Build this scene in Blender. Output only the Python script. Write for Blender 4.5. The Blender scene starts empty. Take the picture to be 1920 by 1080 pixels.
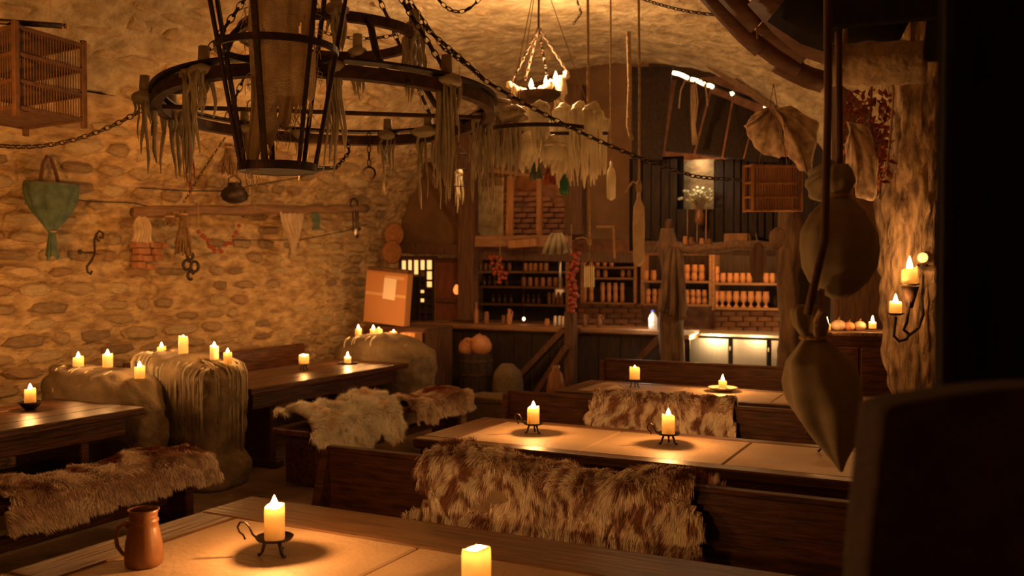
import bpy, math, random
import numpy as np
from mathutils import Vector, Matrix
R = random.Random(7); NR = np.random.RandomState(11)
PI = math.pi
S = bpy.context.scene
COL = S.collection

# ------------------------------------------------------------ camera, world, large lights, exposure
CAMZ = 1.72; FPX = 1750.0; YAW = math.radians(27.0); PITCH = math.radians(1.31)
cd = bpy.data.cameras.new('camera'); cam = bpy.data.objects.new('camera', cd); COL.objects.link(cam)
cd.sensor_width = 36.0; cd.lens = 36.0 * FPX / 1920.0
cam.location = (0, 0, CAMZ); cam.rotation_euler = (PI/2 - PITCH, 0, YAW)
cd.dof.use_dof = True; cd.dof.focus_distance = 4.3; cd.dof.aperture_fstop = 2.6; cd.clip_start = .02
S.camera = cam
w = bpy.data.worlds.new('world'); S.world = w; w.use_nodes = True
w.node_tree.nodes['Background'].inputs[0].default_value = (1.0, .38, .09, 1)
w.node_tree.nodes['Background'].inputs[1].default_value = 0.006
S.view_settings.view_transform = 'Standard'; S.view_settings.look = 'None'
S.view_settings.exposure = 0.2; S.view_settings.gamma = 1.0; S.view_settings.use_curve_mapping = False
WARM = (1.0, .35, .06); CANDLE = (1.0, .43, .12)

def lamp(name, loc, power, radius=.05, color=WARM, kind='POINT', rot=(0, 0, 0), size=.3):
    l = bpy.data.lights.new(name, kind); l.energy = power; l.color = color
    if kind == 'POINT': l.shadow_soft_size = radius
    if kind == 'AREA': l.size = size
    if kind == 'SPOT': l.shadow_soft_size = radius; l.spot_size = size; l.spot_blend = .8
    o = bpy.data.objects.new(name, l); o.location = loc; o.rotation_euler = rot; COL.objects.link(o)
    return o
# unseen fill lights, added to brighten the wall, vault, near hall and bar
def spot(name, loc, aim, power, size, radius=.08, color=WARM):
    d = Vector(aim)-Vector(loc); return lamp(name, loc, power, radius, color, 'SPOT', d.to_track_quat('-Z', 'Y').to_euler(), size)
spot('fill_spot', (-3.6, 1.6, 1.9), (-7.0, 5.2, 2.9), 330, math.radians(62))  # added spots washing the wall and vault, no fixture modelled
spot('fill_spot', (-3.3, 4.4, 2.1), (-7.0, 7.9, 2.7), 160, math.radians(64))
spot('fill_spot', (-4.2, 5.6, 3.1), (-3.6, 9.2, 4.1), 60, math.radians(70))
lamp('near_fill', (-3.0, .9, 2.35), 13, .12)  # added weak fill for the basket, chandelier and sacks
lamp('bar_fill', (-3.0, 11.35, 2.35), 30, .08)  # added to bring out the bar shelves
lamp('bar_fill', (-1.7, 11.2, 1.5), 20, .05, (1, .55, .2))
lamp('loft_light', (-5.3, 10.95, 3.2), 3, .08)
lamp('corner_light', (-5.2, 8.4, 1.6), 4, .1)

# ------------------------------------------------------------ helpers
_cy, _sy = math.cos(YAW), math.sin(YAW)
_f = Vector((-_sy*math.cos(PITCH), _cy*math.cos(PITCH), -math.sin(PITCH)))
_r = Vector((_cy, _sy, 0)); _u = _r.cross(_f)
C0 = Vector((0, 0, CAMZ))
def ray(px, py): return _f + _r*((px-960)/FPX) + _u*((540-py)/FPX)
def P(px, py, d): return C0 + ray(px, py)*d
def PX(px, py, x): v = ray(px, py); return C0 + v*(x/v.x)
def PY(px, py, y): v = ray(px, py); return C0 + v*(y/v.y)
def PZ(px, py, z): v = ray(px, py); return C0 + v*((z-CAMZ)/v.z)

def _hash(i, j, k, seed):
    n = (i*374761393 + j*668265263 + k*2147483647 + seed*974711) & 0x7fffffff
    n = ((n ^ (n >> 13)) * 1274126177) & 0x7fffffff
    return ((n ^ (n >> 16)) & 0xffff) / 65535.0
def vnoise(p, seed=0):
    p = np.asarray(p, float); i = np.floor(p).astype(np.int64); f = p - i; f = f*f*(3-2*f)
    out = 0
    for dx in (0, 1):
        for dy in (0, 1):
            for dz in (0, 1):
                wt = (f[:, 0] if dx else 1-f[:, 0])*(f[:, 1] if dy else 1-f[:, 1])*(f[:, 2] if dz else 1-f[:, 2])
                out = out + wt*_hash(i[:, 0]+dx, i[:, 1]+dy, i[:, 2]+dz, seed)
    return out
def fbm(p, oct=4, seed=0):
    p = np.asarray(p, float); a = .5; s = 0; t = 0
    for o in range(oct):
        s = s + a*vnoise(p*(2**o), seed+o*17); t += a; a *= .55
    return s/t

MATS = {}
def mat(name, c1, c2=None, scale=6.0, rough=.7, bump=.3, metal=0.0, stretch=(1, 1, 1), detail=6, bscale=None, emit=None, estr=0, sss=0, trans=0, vcol=False, spec=.5, coords='Object', bdist=.02):
    m = bpy.data.materials.new(name); m.use_nodes = True; nt = m.node_tree; N = nt.nodes; L = nt.links
    b = N['Principled BSDF']; b.inputs['Roughness'].default_value = rough; b.inputs['Metallic'].default_value = metal
    b.inputs['Specular IOR Level'].default_value = spec
    tc = N.new('ShaderNodeTexCoord'); mp = N.new('ShaderNodeMapping'); mp.inputs['Scale'].default_value = stretch
    L.new(tc.outputs[coords], mp.inputs[0])
    nz = N.new('ShaderNodeTexNoise'); nz.inputs['Scale'].default_value = scale; nz.inputs['Detail'].default_value = detail
    L.new(mp.outputs[0], nz.inputs['Vector'])
    if vcol:
        a = N.new('ShaderNodeVertexColor'); a.layer_name = 'Col'; L.new(a.outputs[0], b.inputs['Base Color'])
    elif c2:
        cr = N.new('ShaderNodeValToRGB'); cr.color_ramp.elements[0].position = .35; cr.color_ramp.elements[1].position = .65
        cr.color_ramp.elements[0].color = (*c2, 1); cr.color_ramp.elements[1].color = (*c1, 1)
        L.new(nz.outputs[0], cr.inputs[0]); L.new(cr.outputs[0], b.inputs['Base Color'])
    else: b.inputs['Base Color'].default_value = (*c1, 1)
    if bump:
        bp = N.new('ShaderNodeBump'); bp.inputs['Strength'].default_value = bump; bp.inputs['Distance'].default_value = bdist
        if bscale:
            n2 = N.new('ShaderNodeTexNoise'); n2.inputs['Scale'].default_value = bscale; n2.inputs['Detail'].default_value = 8
            L.new(mp.outputs[0], n2.inputs['Vector']); L.new(n2.outputs[0], bp.inputs['Height'])
        else: L.new(nz.outputs[0], bp.inputs['Height'])
        L.new(bp.outputs[0], b.inputs['Normal'])
    if emit: b.inputs['Emission Color'].default_value = (*emit, 1); b.inputs['Emission Strength'].default_value = estr
    if sss:
        b.inputs['Subsurface Weight'].default_value = sss; b.inputs['Subsurface Radius'].default_value = (1, .5, .2); b.inputs['Subsurface Scale'].default_value = .03
    if trans:
        tr = N.new('ShaderNodeBsdfTranslucent'); tr.inputs[0].default_value = (*c1, 1)
        mx = N.new('ShaderNodeMixShader'); mx.inputs[0].default_value = trans
        out = N['Material Output']; L.new(b.outputs[0], mx.inputs[1]); L.new(tr.outputs[0], mx.inputs[2]); L.new(mx.outputs[0], out.inputs[0])
    MATS[name] = m; return m

M_WALL = mat('rubble mortar', (.58, .42, .22), (.30, .19, .09), 5.5, .95, 1.0, bscale=11, stretch=(1, 1, 2.6), bdist=.05)  # darker tone paints crevice shade into the mortar colour
M_STONE = [mat('wall stone %d' % i, a, b, 7, .93, .8, bscale=20, bdist=.03) for i, (a, b) in enumerate([
    ((.54, .40, .23), (.40, .27, .14)), ((.44, .31, .17), (.28, .19, .10)), ((.60, .48, .29), (.48, .35, .19)), ((.36, .25, .14), (.24, .16, .09)), ((.48, .31, .17), (.34, .21, .11))])]
M_BRICK = mat('red brick', (.40, .19, .095), (.28, .13, .065), 9, .9, .5)
M_DBRICK = mat('sooty brick', (.34, .17, .10), (.20, .10, .06), 9, .9, .5)
M_VAULT = mat('vault plaster', (.62, .50, .30), (.36, .26, .14), 4.5, .95, 1.0, bscale=10, stretch=(1, 1, 1.6), bdist=.045)  # darker tone paints crevice shade here too, as on the wall
M_PLASTER = mat('daub plaster', (.20, .11, .05), (.13, .07, .03), 2.5, .95, .4, bscale=14)
M_FLOOR = mat('worn floor', (.22, .15, .09), (.12, .08, .05), 4, .8, .5, bscale=18)
M_WOOD = mat('dark oak', (.10, .034, .012), (.038, .014, .006), 5, .55, .35, spec=.3, stretch=(1.2, 9, 9))
M_WOODY = mat('dark oak grain along y', (.12, .042, .015), (.045, .017, .007), 5, .36, .3, spec=.35, stretch=(9, 1.0, 9))
M_WOODZ = mat('timber grain upright', (.14, .065, .03), (.07, .032, .015), 5, .7, .4, stretch=(9, 9, 1))
M_FRAMEW = mat('table frame wood', (.17, .085, .04), (.08, .04, .018), 4, .38, .3, stretch=(1, 12, 12))
M_PINE = mat('pale timber', (.45, .22, .09), (.30, .14, .055), 4, .7, .3, stretch=(8, 8, 1))
M_SHELF = mat('shelf timber', (.34, .18, .085), (.22, .11, .05), 4, .7, .3, stretch=(1, 8, 8))
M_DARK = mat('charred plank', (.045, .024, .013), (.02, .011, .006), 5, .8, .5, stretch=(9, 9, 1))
M_SLAB = mat('sandstone slab', (.50, .36, .235), (.37, .25, .15), 2.2, .55, .25, bscale=45)
M_IRON = mat('black iron', (.035, .03, .028), (.07, .04, .025), 20, .5, .4, metal=.7)
M_RUST = mat('rusty iron', (.11, .055, .03), (.05, .03, .02), 14, .75, .5, metal=.4)
M_STEEL = mat('brushed steel', (.8, .77, .72), (.74, .7, .65), 30, .38, .05, metal=1.0, stretch=(1, 1, .05))
M_WAXD = mat('old wax drips', (.44, .38, .26), (.28, .235, .15), 9, .6, .2, sss=.15)
M_WAXR = mat('red wax', (.45, .06, .03), None, 9, .5, .1)
M_WAXL = mat('pale wax drips', (.78, .70, .52), (.64, .55, .38), 9, .55, .2, sss=.2)
M_ROCK = mat('wax coated stone', (.25, .185, .11), (.14, .10, .055), 5, .9, .5, bscale=30)
M_CANDLE = mat('candle wax', (.96, .80, .52), None, 9, .5, 0, sss=.0, trans=.5)
M_WICK = mat('wick', (.03, .02, .02), None, 9, .9, 0)
M_FLAME = mat('flame', (1, .7, .3), None, 1, .5, 0, emit=(1, .66, .27), estr=45)
M_CLAY = mat('brown glazed stoneware', (.25, .11, .042), (.18, .075, .028), 5, .34, .08)
M_TERRA = mat('terracotta', (.55, .26, .11), (.42, .19, .08), 6, .6, .1)
M_HESS = mat('hessian', (.20, .14, .085), (.14, .10, .06), 30, .95, .5, bscale=160)
M_SACK = mat('grey linen sack', (.30, .25, .17), (.24, .195, .13), 14, .95, .12, bscale=200)
M_RAG = mat('frayed gauze', (.72, .58, .40), (.52, .40, .26), 20, .95, .5, bscale=140, trans=.35)
M_TEAL = mat('teal cloth', (.10, .15, .105), (.05, .085, .06), 12, .9, .5, bscale=60)
M_PRINT = mat('leaf print cloth', (.72, .56, .40), (.36, .25, .17), 17, .9, .3, detail=2)
M_ROPE = mat('hemp rope', (.42, .28, .15), (.30, .19, .10), 40, .95, .6)
M_WICKER = mat('wicker', (.11, .052, .022), (.065, .03, .014), 20, .8, .3)
M_CARD = mat('cardboard', (.50, .24, .10), (.47, .225, .09), 2, .85, .05)
M_TAPE = mat('packing tape', (.66, .42, .22), None, 2, .35, 0)
M_PAPER = mat('paper sheet', (.85, .75, .62), None, 2, .8, 0)
M_FUR = mat('fleece', (1, 1, 1), rough=.85, bump=0, vcol=True, spec=.2)
M_HERB = mat('dried herbs', (.22, .13, .06), (.12, .07, .03), 20, .95, .5)
M_ONION = mat('red onion', (.30, .055, .025), (.17, .03, .02), 8, .4, .1)
M_LEAF = mat('dried red leaves', (.34, .09, .03), (.20, .05, .02), 10, .8, .2)
M_FLOWER = mat('pale dried flowers', (.75, .72, .45), (.55, .5, .28), 10, .8, .2, trans=.3)
M_BARK = mat('gnarled bark', (.24, .14, .075), (.08, .045, .025), 4, .9, 1.0, stretch=(3, 3, .7), bscale=12)
M_LOG = mat('weathered log', (.24, .135, .07), (.14, .075, .035), 4, .8, .5, stretch=(8, 1, 8))
M_CURVE = mat('dried bark slab', (.13, .05, .02), (.07, .028, .012), 4, .7, .4, stretch=(1, 6, 6))
M_CURVE2 = mat('woven straw', (.40, .19, .08), (.28, .12, .05), 18, .8, .4)
M_REDP = mat('faded red paint', (.24, .07, .03), (.13, .05, .025), 5, .7, .3, stretch=(8, 8, 1))
M_BARK2 = mat('gnarled pillar wood', (.52, .36, .21), (.12, .07, .038), 6, .9, .9, stretch=(3, 3, .8), bscale=16)
M_BARKP = mat('pale bark', (.80, .62, .42), (.10, .06, .035), 1.6, .9, .6, stretch=(3, 3, 3), bscale=14)
M_BLACKP = mat('soot black oak', (.02, .013, .009), (.012, .008, .006), 5, .8, .3, spec=.12, stretch=(8, 8, 1))
M_BROWNC = mat('brown wool drape', (.07, .036, .02), (.05, .026, .014), 14, .95, .4, bscale=90)
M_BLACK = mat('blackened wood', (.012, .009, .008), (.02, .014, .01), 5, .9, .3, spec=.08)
M_GLASS = mat('dark bottle glass', (.10, .05, .03), None, 2, .12, 0)
M_GREEN = mat('green bottle glass', (.02, .12, .06), None, 2, .12, 0)
M_MILK = mat('white plastic', (.95, .95, .92), None, 2, .35, 0, trans=.5)
M_BLUE = mat('blue plastic', (.06, .08, .55), None, 2, .4, 0)
M_PANE = mat('lit horn pane', (.9, .6, .3), None, 3, .5, 0, emit=(1, .5, .16), estr=1.3)
M_STRIP = mat('lamp tube', (1, .9, .7), None, 3, .5, 0, emit=(1, .66, .3), estr=9)
M_BULB = mat('small bulb', (1, .8, .5), None, 3, .5, 0, emit=(1, .6, .25), estr=10)
M_EMBER = mat('amber lamp glass', (1, .4, .1), None, 3, .5, 0, emit=(1, .25, .05), estr=1.2)

class MB:
    def __init__(s): s.v = []; s.f = []; s.c = None
    def add(s, vs, fs):
        n = len(s.v); s.v.extend([tuple(x) for x in vs]); s.f.extend([tuple(i+n for i in f) for f in fs]); return s
    def box(s, c, d, rot=None, jit=0):
        vs = []
        for x in (-.5, .5):
            for y in (-.5, .5):
                for z in (-.5, .5):
                    q = Vector((x*d[0], y*d[1], z*d[2]))
                    if jit: q += Vector((R.uniform(-jit, jit), R.uniform(-jit, jit), R.uniform(-jit, jit)))
                    if rot: q = rot @ q
                    vs.append(q + Vector(c))
        return s.add(vs, [(0, 1, 3, 2), (4, 6, 7, 5), (0, 4, 5, 1), (2, 3, 7, 6), (0, 2, 6, 4), (1, 5, 7, 3)])
    def cbox(s, c, d, ch=.006, rot=None, wob=0):
        """box with chamfered long edges (octagon-free bevel on all four upright corners and the top edge)"""
        hx, hy, hz = d[0]/2, d[1]/2, d[2]/2; ch = min(ch, hx*.45, hy*.45, hz*.45)
        rings = []
        for z, k in ((-hz, ch), (-hz+ch, 0), (hz-ch, 0), (hz, ch)):
            a, b = hx-k, hy-k
            rings.append([(-a+ch, -b, z), (a-ch, -b, z), (a, -b+ch, z), (a, b-ch, z), (a-ch, b, z), (-a+ch, b, z), (-a, b-ch, z), (-a, -b+ch, z)])
        vs = []
        for rg in rings:
            for p in rg:
                q = Vector(p)
                if wob: q += Vector((R.uniform(-wob, wob), R.uniform(-wob, wob), R.uniform(-wob, wob)))
                if rot: q = rot @ q
                vs.append(q + Vector(c))
        fs = [tuple(range(7, -1, -1)), tuple(range(24, 32))]
        for k in range(3):
            for i in range(8): fs.append((k*8+i, k*8+(i+1) % 8, k*8+8+(i+1) % 8, k*8+8+i))
        return s.add(vs, fs)
    def beam(s, a, b, wd, th, up=(0, 0, 1), ch=.006, wob=0):
        a = Vector(a); b = Vector(b); d = b-a; z = d.normalized(); x = Vector(up).cross(z)
        if x.length < 1e-4: x = Vector((1, 0, 0)).cross(z)
        x.normalize(); y = z.cross(x)
        m = Matrix((x, y, z)).transposed()
        return s.cbox((a+b)/2, (wd, th, d.length), ch, m, wob)
    def lathe(s, prof, n=16, c=(0, 0, 0), ax=None, cap=True):
        """prof: list of (r, z)"""
        vs = []; fs = []
        for r, z in prof:
            for i in range(n):
                a = 2*PI*i/n; q = Vector((r*math.cos(a), r*math.sin(a), z))
                if ax: q = ax @ q
                vs.append(q + Vector(c))
        for k in range(len(prof)-1):
            for i in range(n): fs.append((k*n+i, k*n+(i+1) % n, (k+1)*n+(i+1) % n, (k+1)*n+i))
        if cap:
            fs.append(tuple(range(n-1, -1, -1))); fs.append(tuple((len(prof)-1)*n+i for i in range(n)))
        return s.add(vs, fs)
    def tube(s, pts, rad, n=6, flat=1.0):
        pts = [Vector(p) for p in pts]; m = len(pts)
        rs = rad if isinstance(rad, (list, tuple)) else [rad]*m
        vs = []; fs = []; prev = None
        for k in range(m):
            d = (pts[min(k+1, m-1)]-pts[max(k-1, 0)]).normalized()
            x = prev - d*prev.dot(d) if prev else d.orthogonal()
            if x.length < 1e-5: x = d.orthogonal()
            x.normalize(); prev = x; y = d.cross(x)
            for i in range(n):
                a = 2*PI*i/n; vs.append(pts[k] + (x*math.cos(a) + y*math.sin(a)*flat)*rs[k])
        for k in range(m-1):
            for i in range(n): fs.append((k*n+i, k*n+(i+1) % n, (k+1)*n+(i+1) % n, (k+1)*n+i))
        fs.append(tuple(range(n-1, -1, -1))); fs.append(tuple((m-1)*n+i for i in range(n)))
        return s.add(vs, fs)
    def torus(s, c, r, t, n=24, k=6, ax=None, flat=1.0, tz=None, a0=0, a1=2*PI, sx=1.0):
        vs = []; fs = []; full = abs(a1-a0-2*PI) < 1e-4; cnt = n if full else n+1; tz = tz or t
        for i in range(cnt):
            a = a0+(a1-a0)*i/n
            for j in range(k):
                b = 2*PI*j/k; rr = r+t*math.cos(b)
                q = Vector((rr*math.cos(a)*sx, rr*math.sin(a)*flat, tz*math.sin(b)))
                if ax: q = ax @ q
                vs.append(q+Vector(c))
        for i in range(n):
            i2 = (i+1) % cnt
            for j in range(k): fs.append((i*k+j, i2*k+j, i2*k+(j+1) % k, i*k+(j+1) % k))
        return s.add(vs, fs)
    def band(s, c, r, h, t, n=48, ax=None, wob=0):
        """flat hoop: rectangular section ring"""
        vs = []; fs = []
        for i in range(n):
            a = 2*PI*i/n; wz = wob*math.sin(3*a)
            for rr, z in ((r-t/2, -h/2), (r+t/2, -h/2), (r+t/2, h/2), (r-t/2, h/2)):
                q = Vector((rr*math.cos(a), rr*math.sin(a), z+wz))
                if ax: q = ax @ q
                vs.append(q+Vector(c))
        for i in range(n):
            for j in range(4): fs.append((i*4+j, ((i+1) % n)*4+j, ((i+1) % n)*4+(j+1) % 4, i*4+(j+1) % 4))
        return s.add(vs, fs)
    def blob(s, c, r, nz=.15, n=14, m=9, seed=0, freq=1.5):
        vs = []; fs = []
        rr = r if isinstance(r, (tuple, list)) else (r, r, r)
        dirs = []
        for j in range(m+1):
            t = PI*j/m
            for i in range(n):
                a = 2*PI*i/n; dirs.append((math.sin(t)*math.cos(a), math.sin(t)*math.sin(a), math.cos(t)))
        k = 1 + nz*2*(fbm(np.array(dirs)*freq+5+seed*3.1, 3, seed)-.5)
        for d, kk in zip(dirs, k): vs.append(Vector((d[0]*rr[0]*kk, d[1]*rr[1]*kk, d[2]*rr[2]*kk))+Vector(c))
        for j in range(m):
            for i in range(n): fs.append((j*n+i, (j+1)*n+i, (j+1)*n+(i+1) % n, j*n+(i+1) % n))
        return s.add(vs, fs)
    def build(s, name, m, parent=None, loc=None, smooth=False, kind=None):
        me = bpy.data.meshes.new(name); me.from_pydata([tuple(v) for v in s.v], [], s.f)
        if smooth: me.polygons.foreach_set('use_smooth', [True]*len(me.polygons))
        me.materials.append(m); me.validate(); me.update()
        o = bpy.data.objects.new(name, me); COL.objects.link(o)
        if parent: o.parent = parent
        if loc is not None: o.location = loc
        if kind: o['kind'] = kind
        return o

def tag(o, label, cat, group=None, kind=None):
    if label: o['label'] = label
    if cat: o['category'] = cat
    if group: o['group'] = group
    if kind: o['kind'] = kind
    return o
def thing(name, loc, label, cat, group=None, rz=0):
    o = bpy.data.objects.new(name, None); o.empty_display_size = .05; COL.objects.link(o); o.location = loc; o.rotation_euler = (0, 0, rz)
    return tag(o, label, cat, group)
def children(o): return [c for c in bpy.data.objects if c.parent == o]
def copy_tree(o, parent=None):
    c = o.copy(); COL.objects.link(c)
    if parent: c.parent = parent
    for ch in children(o): copy_tree(ch, c)
    return c
def solo(mb, name, m, label, cat, group=None, smooth=False, loc=None):
    """thing made of a single mesh, origin at its own centre base"""
    v = np.array([tuple(x) for x in mb.v]); c = Vector((float(v[:, 0].mean()), float(v[:, 1].mean()), float(v[:, 2].min())))
    if loc is None: mb.v = [tuple(Vector(x)-c) for x in mb.v]; loc = c
    o = mb.build(name, m, None, loc, smooth); return tag(o, label, cat, group)

# ------------------------------------------------------------ structure
# floor
mb = MB(); nx, ny = 60, 70
xs = np.linspace(-7.5, 2.4, nx); ys = np.linspace(-2, 13, ny)
g = np.array([(x, y, 0) for y in ys for x in xs]); g[:, 2] = (fbm(g*1.5, 3, 3)-.5)*.02 - .01
mb.add(g, [(j*nx+i, j*nx+i+1, (j+1)*nx+i+1, (j+1)*nx+i) for j in range(ny-1) for i in range(nx-1)])
floor = mb.build('floor', M_FLOOR, smooth=True); floor['kind'] = 'structure'

XC, AL, B0, ZS = -4.1, 3.05, 2.45, 1.70
def ar(y): return 3.0 + 3.1*min(1, max(0, (9.9-y)/3.2))
def surf(s, y):
    """s<0: upright left wall height ZS+s; s in [0,pi]: vault angle from the left springing"""
    if s < 0: return Vector((XC-AL, y, ZS+s)), Vector((1, 0, 0))
    a = PI-s; c, n = math.cos(a), math.sin(a); A = AL if c < 0 else ar(y)
    p = Vector((XC+A*c, y, ZS+B0*n)); nn = Vector((-c/A, 0, -n/B0)).normalized()
    return p, nn
SPLIT = math.asin(1.45/B0)
def shell(name, s0, s1, ns, y0, y1, nyy, m, seed, amp, fr):
    ss = np.linspace(s0, s1, ns); yy = np.linspace(y0, y1, nyy)
    P0 = []; N0 = []
    for y in yy:
        for s in ss:
            p, n = surf(s, y); P0.append(p); N0.append(n)
    P0 = np.array(P0); N0 = np.array(N0)
    q = P0*np.array(fr)
    d = (fbm(q, 4, seed)-.5)*amp*2
    cr = np.abs(fbm(q*1.9+7, 3, seed+5)-.5); d -= np.clip(.06-cr, 0, 1)*amp*4
    lg = (fbm(P0*.7, 2, seed+9)-.5)*.10
    V = P0 + N0*(d+lg)[:, None]
    mb = MB(); mb.add(V, [(j*ns+i, j*ns+i+1, (j+1)*ns+i+1, (j+1)*ns+i) for j in range(nyy-1) for i in range(ns-1)])
    o = mb.build(name, m, smooth=False); o['kind'] = 'structure'; return o
wall_left = shell('wall_left', -ZS, SPLIT, 150, 1.2, 10.6, 380, M_WALL, 4, .042, (3, 3.4, 9.5))
ceiling = shell('ceiling', SPLIT, PI, 200, -1.5, 10.6, 300, M_VAULT, 9, .040, (5, 4.2, 6))

def stone_mesh(i, m, wob=.36):
    """irregular flat field stone, front along +z, unit footprint"""
    rr = random.Random(i*13+5); n = rr.choice((6, 7, 8)); a0 = rr.random()*PI
    base = [(math.copysign(abs(math.cos(a0+2*PI*k/n))**.7, math.cos(a0+2*PI*k/n))*.5*rr.uniform(1-wob, 1), math.copysign(abs(math.sin(a0+2*PI*k/n))**.7, math.sin(a0+2*PI*k/n))*.5*rr.uniform(1-wob, 1)) for k in range(n)]
    v = [(x, y, -.5) for x, y in base] + [(x, y, .15+rr.uniform(-.1, .1)) for x, y in base] + [(x*.78, y*.74, .42+rr.uniform(-.12, .12)) for x, y in base]
    f = [tuple(range(n-1, -1, -1)), tuple(range(2*n, 3*n))]
    for L in (0, n):
        for k in range(n): f.append((L+k, L+(k+1) % n, L+n+(k+1) % n, L+n+k))
    me = bpy.data.meshes.new('stone'); me.from_pydata(v, [], f); me.materials.append(m); return me
STM = [stone_mesh(i, M_STONE[i % 5]) for i in range(20)]
def on_surf(s, y, out=0.0):
    p, n = surf(s, y); ty = Vector((0, 1, 0)); tz = n.cross(ty) * (-1)
    if tz.z < 0: tz = -tz
    return p+n*out, Matrix((ty, tz, ty.cross(tz))).transposed(), n
def stone_at(s, y, wd, ht, dep, rot, idx, parent):
    p, m, n = on_surf(s, y)
    o = bpy.data.objects.new('stone', STM[idx]); COL.objects.link(o); o.parent = parent
    if (m @ Vector((0, 0, 1))).dot(n) < 0: m = m @ Matrix.Rotation(PI, 3, 'Y')
    o.matrix_local = Matrix.Translation(p) @ m.to_4x4() @ Matrix.Rotation(rot, 4, 'Z') @ Matrix.Diagonal((wd, ht, dep, 1))
# coursed rubble: the stones of the wall one by one, those of the vault joined
n_st = 0; far = []
z = .62; row = 0
while z < 2.95:
    ht = R.uniform(.11, .21); y = 4.3 + R.random()*.3
    while y < 10.1:
        wd = R.uniform(.20, .52); sz = z+ht/2
        s = sz-ZS if sz < ZS else math.asin(min(1, (sz-ZS)/B0))
        if R.random() < .80:
            args = (s, y+wd/2, wd*.96, ht*R.uniform(.7, .95), R.uniform(.05, .10), R.uniform(-.06, .06), R.choice([0, 0, 2, 5, 7, 10, 12, 15, 17, 1, 4, 6, 9, 3, 8, 13]))
            if n_st < 290 and R.random() < .97: stone_at(*args, wall_left); n_st += 1
            else: far.append(args)
        y += wd
    z += ht; row += 1
mv = MB()
def stone_into(mb, s, y, wd, ht, dep, rot, idx):
    p, m, n = on_surf(s, y)
    if (m @ Vector((0, 0, 1))).dot(n) < 0: m = m @ Matrix.Rotation(PI, 3, 'Y')
    M4 = Matrix.Translation(p) @ m.to_4x4() @ Matrix.Rotation(rot, 4, 'Z') @ Matrix.Diagonal((wd, ht, dep, 1))
    me = STM[idx]; mb.add([M4 @ v.co for v in me.vertices], [tuple(f.vertices) for f in me.polygons])
for a in far: stone_into(mv, *a)
if mv.v: mv.build('small_stones', M_STONE[0], wall_left, kind='stuff')
mv = MB(); s = SPLIT+.03
while s < PI-.35:
    hs = R.uniform(.045, .08); y = 4.0+R.random()*.3
    while y < 10.3:
        wd = R.uniform(.15, .5)
        if R.random() < (.62 if s < 1.15 else (.2 if s < 1.5 else 0)): stone_into(mv, s, y+wd/2, wd*.95, hs*2.6*R.uniform(.6, .9), R.uniform(.04, .085), R.uniform(-.1, .1), R.randrange(20))
        y += wd
    s += hs
mv.build('vault_stones', M_STONE[0], ceiling, kind='stuff')
# patch of bricks let into the left wall
for k, (px, py, wd) in enumerate([(262, 459, .15), (287, 459, .12), (305, 461, .06), (265, 471, .13), (290, 472, .09), (258, 483, .06), (272, 485, .10), (294, 484, .09), (260, 497, .08), (278, 500, .10)]):
    q = PX(px, py, -7.03)
    b = MB().cbox((0, 0, 0), (.10, wd, .055), .006, wob=.003).build('brick', M_BRICK, wall_left, q)

# right wall, near wall and rear walls close the cellar
def plainwall(name, c, d, m): o = MB().box(c, d).build(name, m); o['kind'] = 'structure'; return o
plainwall('wall_right', (2.1, 5.4, 1.3), (.3, 15, 2.6), M_WALL)
plainwall('wall_front', (-2.6, -1.8, 2.2), (9.6, .3, 4.4), M_WALL)
wall_back = plainwall('wall_back', (-3.0, 12.35, 2.2), (11, .3, 4.4), M_DBRICK)
plainwall('ceiling_bar', (-3.2, 11.55, 4.3), (10.5, 2.0, .15), M_DARK)
plainwall('wall_bar_side', (-7.25, 11.4, 2.1), (.25, 2.2, 4.4), M_WALL)
# ------------------------------------------------------------ candles
def flame(parent, p, h=.035, power=1.0, k=1.0):
    prof = [(.0005, 0), (.0045*k, .18*h), (.0065*k, .36*h), (.0055*k, .55*h), (.003*k, .78*h), (.0004, h)]
    MB().lathe(prof, 10, p).build('flame', M_FLAME, parent, smooth=True)
    l = lamp('candle_light', (0, 0, 0), power*2.7, .010, CANDLE); l.parent = parent; l.location = Vector(p)+Vector((0, 0, h*.92))
def candle_body(r, h, lean=0, seed=0, lit=True):
    """wax cylinder with a burnt hollow, uneven melted rim"""
    n = 20; mb = MB(); rr = random.Random(seed); ph = rr.random()*6
    prof = [(r*.97, 0), (r, h*.08), (r, h*.5), (r*.995, h*.86), (r*.96, h*.985), (r*.88, h), (r*.80, h*.93), (r*.70, h-r*.75), (r*.35, h-r*.9), (.002, h-r*.92)]
    if not lit: prof = [(r*.97, 0), (r, h*.05), (r, h*.9), (r*.75, h*.97), (r*.3, h), (.002, h)]
    vs = []; fs = []
    for rad, z in prof:
        for i in range(n):
            a = 2*PI*i/n; zz = z
            if z > h-r*.5: zz = z + r*.16*math.sin(a+ph) + r*.07*math.sin(3*a+ph)
            q = 1+.025*math.sin(2*a+ph)
            vs.append((rad*q*math.cos(a)+lean*zz, rad*q*math.sin(a), zz))
    for k in range(len(prof)-1):
        for i in range(n): fs.append((k*n+i, k*n+(i+1) % n, (k+1)*n+(i+1) % n, (k+1)*n+i))
    fs.append(tuple(range(n-1, -1, -1))); fs.append(tuple((len(prof)-1)*n+i for i in range(n)))
    return mb.add(vs, fs)
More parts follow.
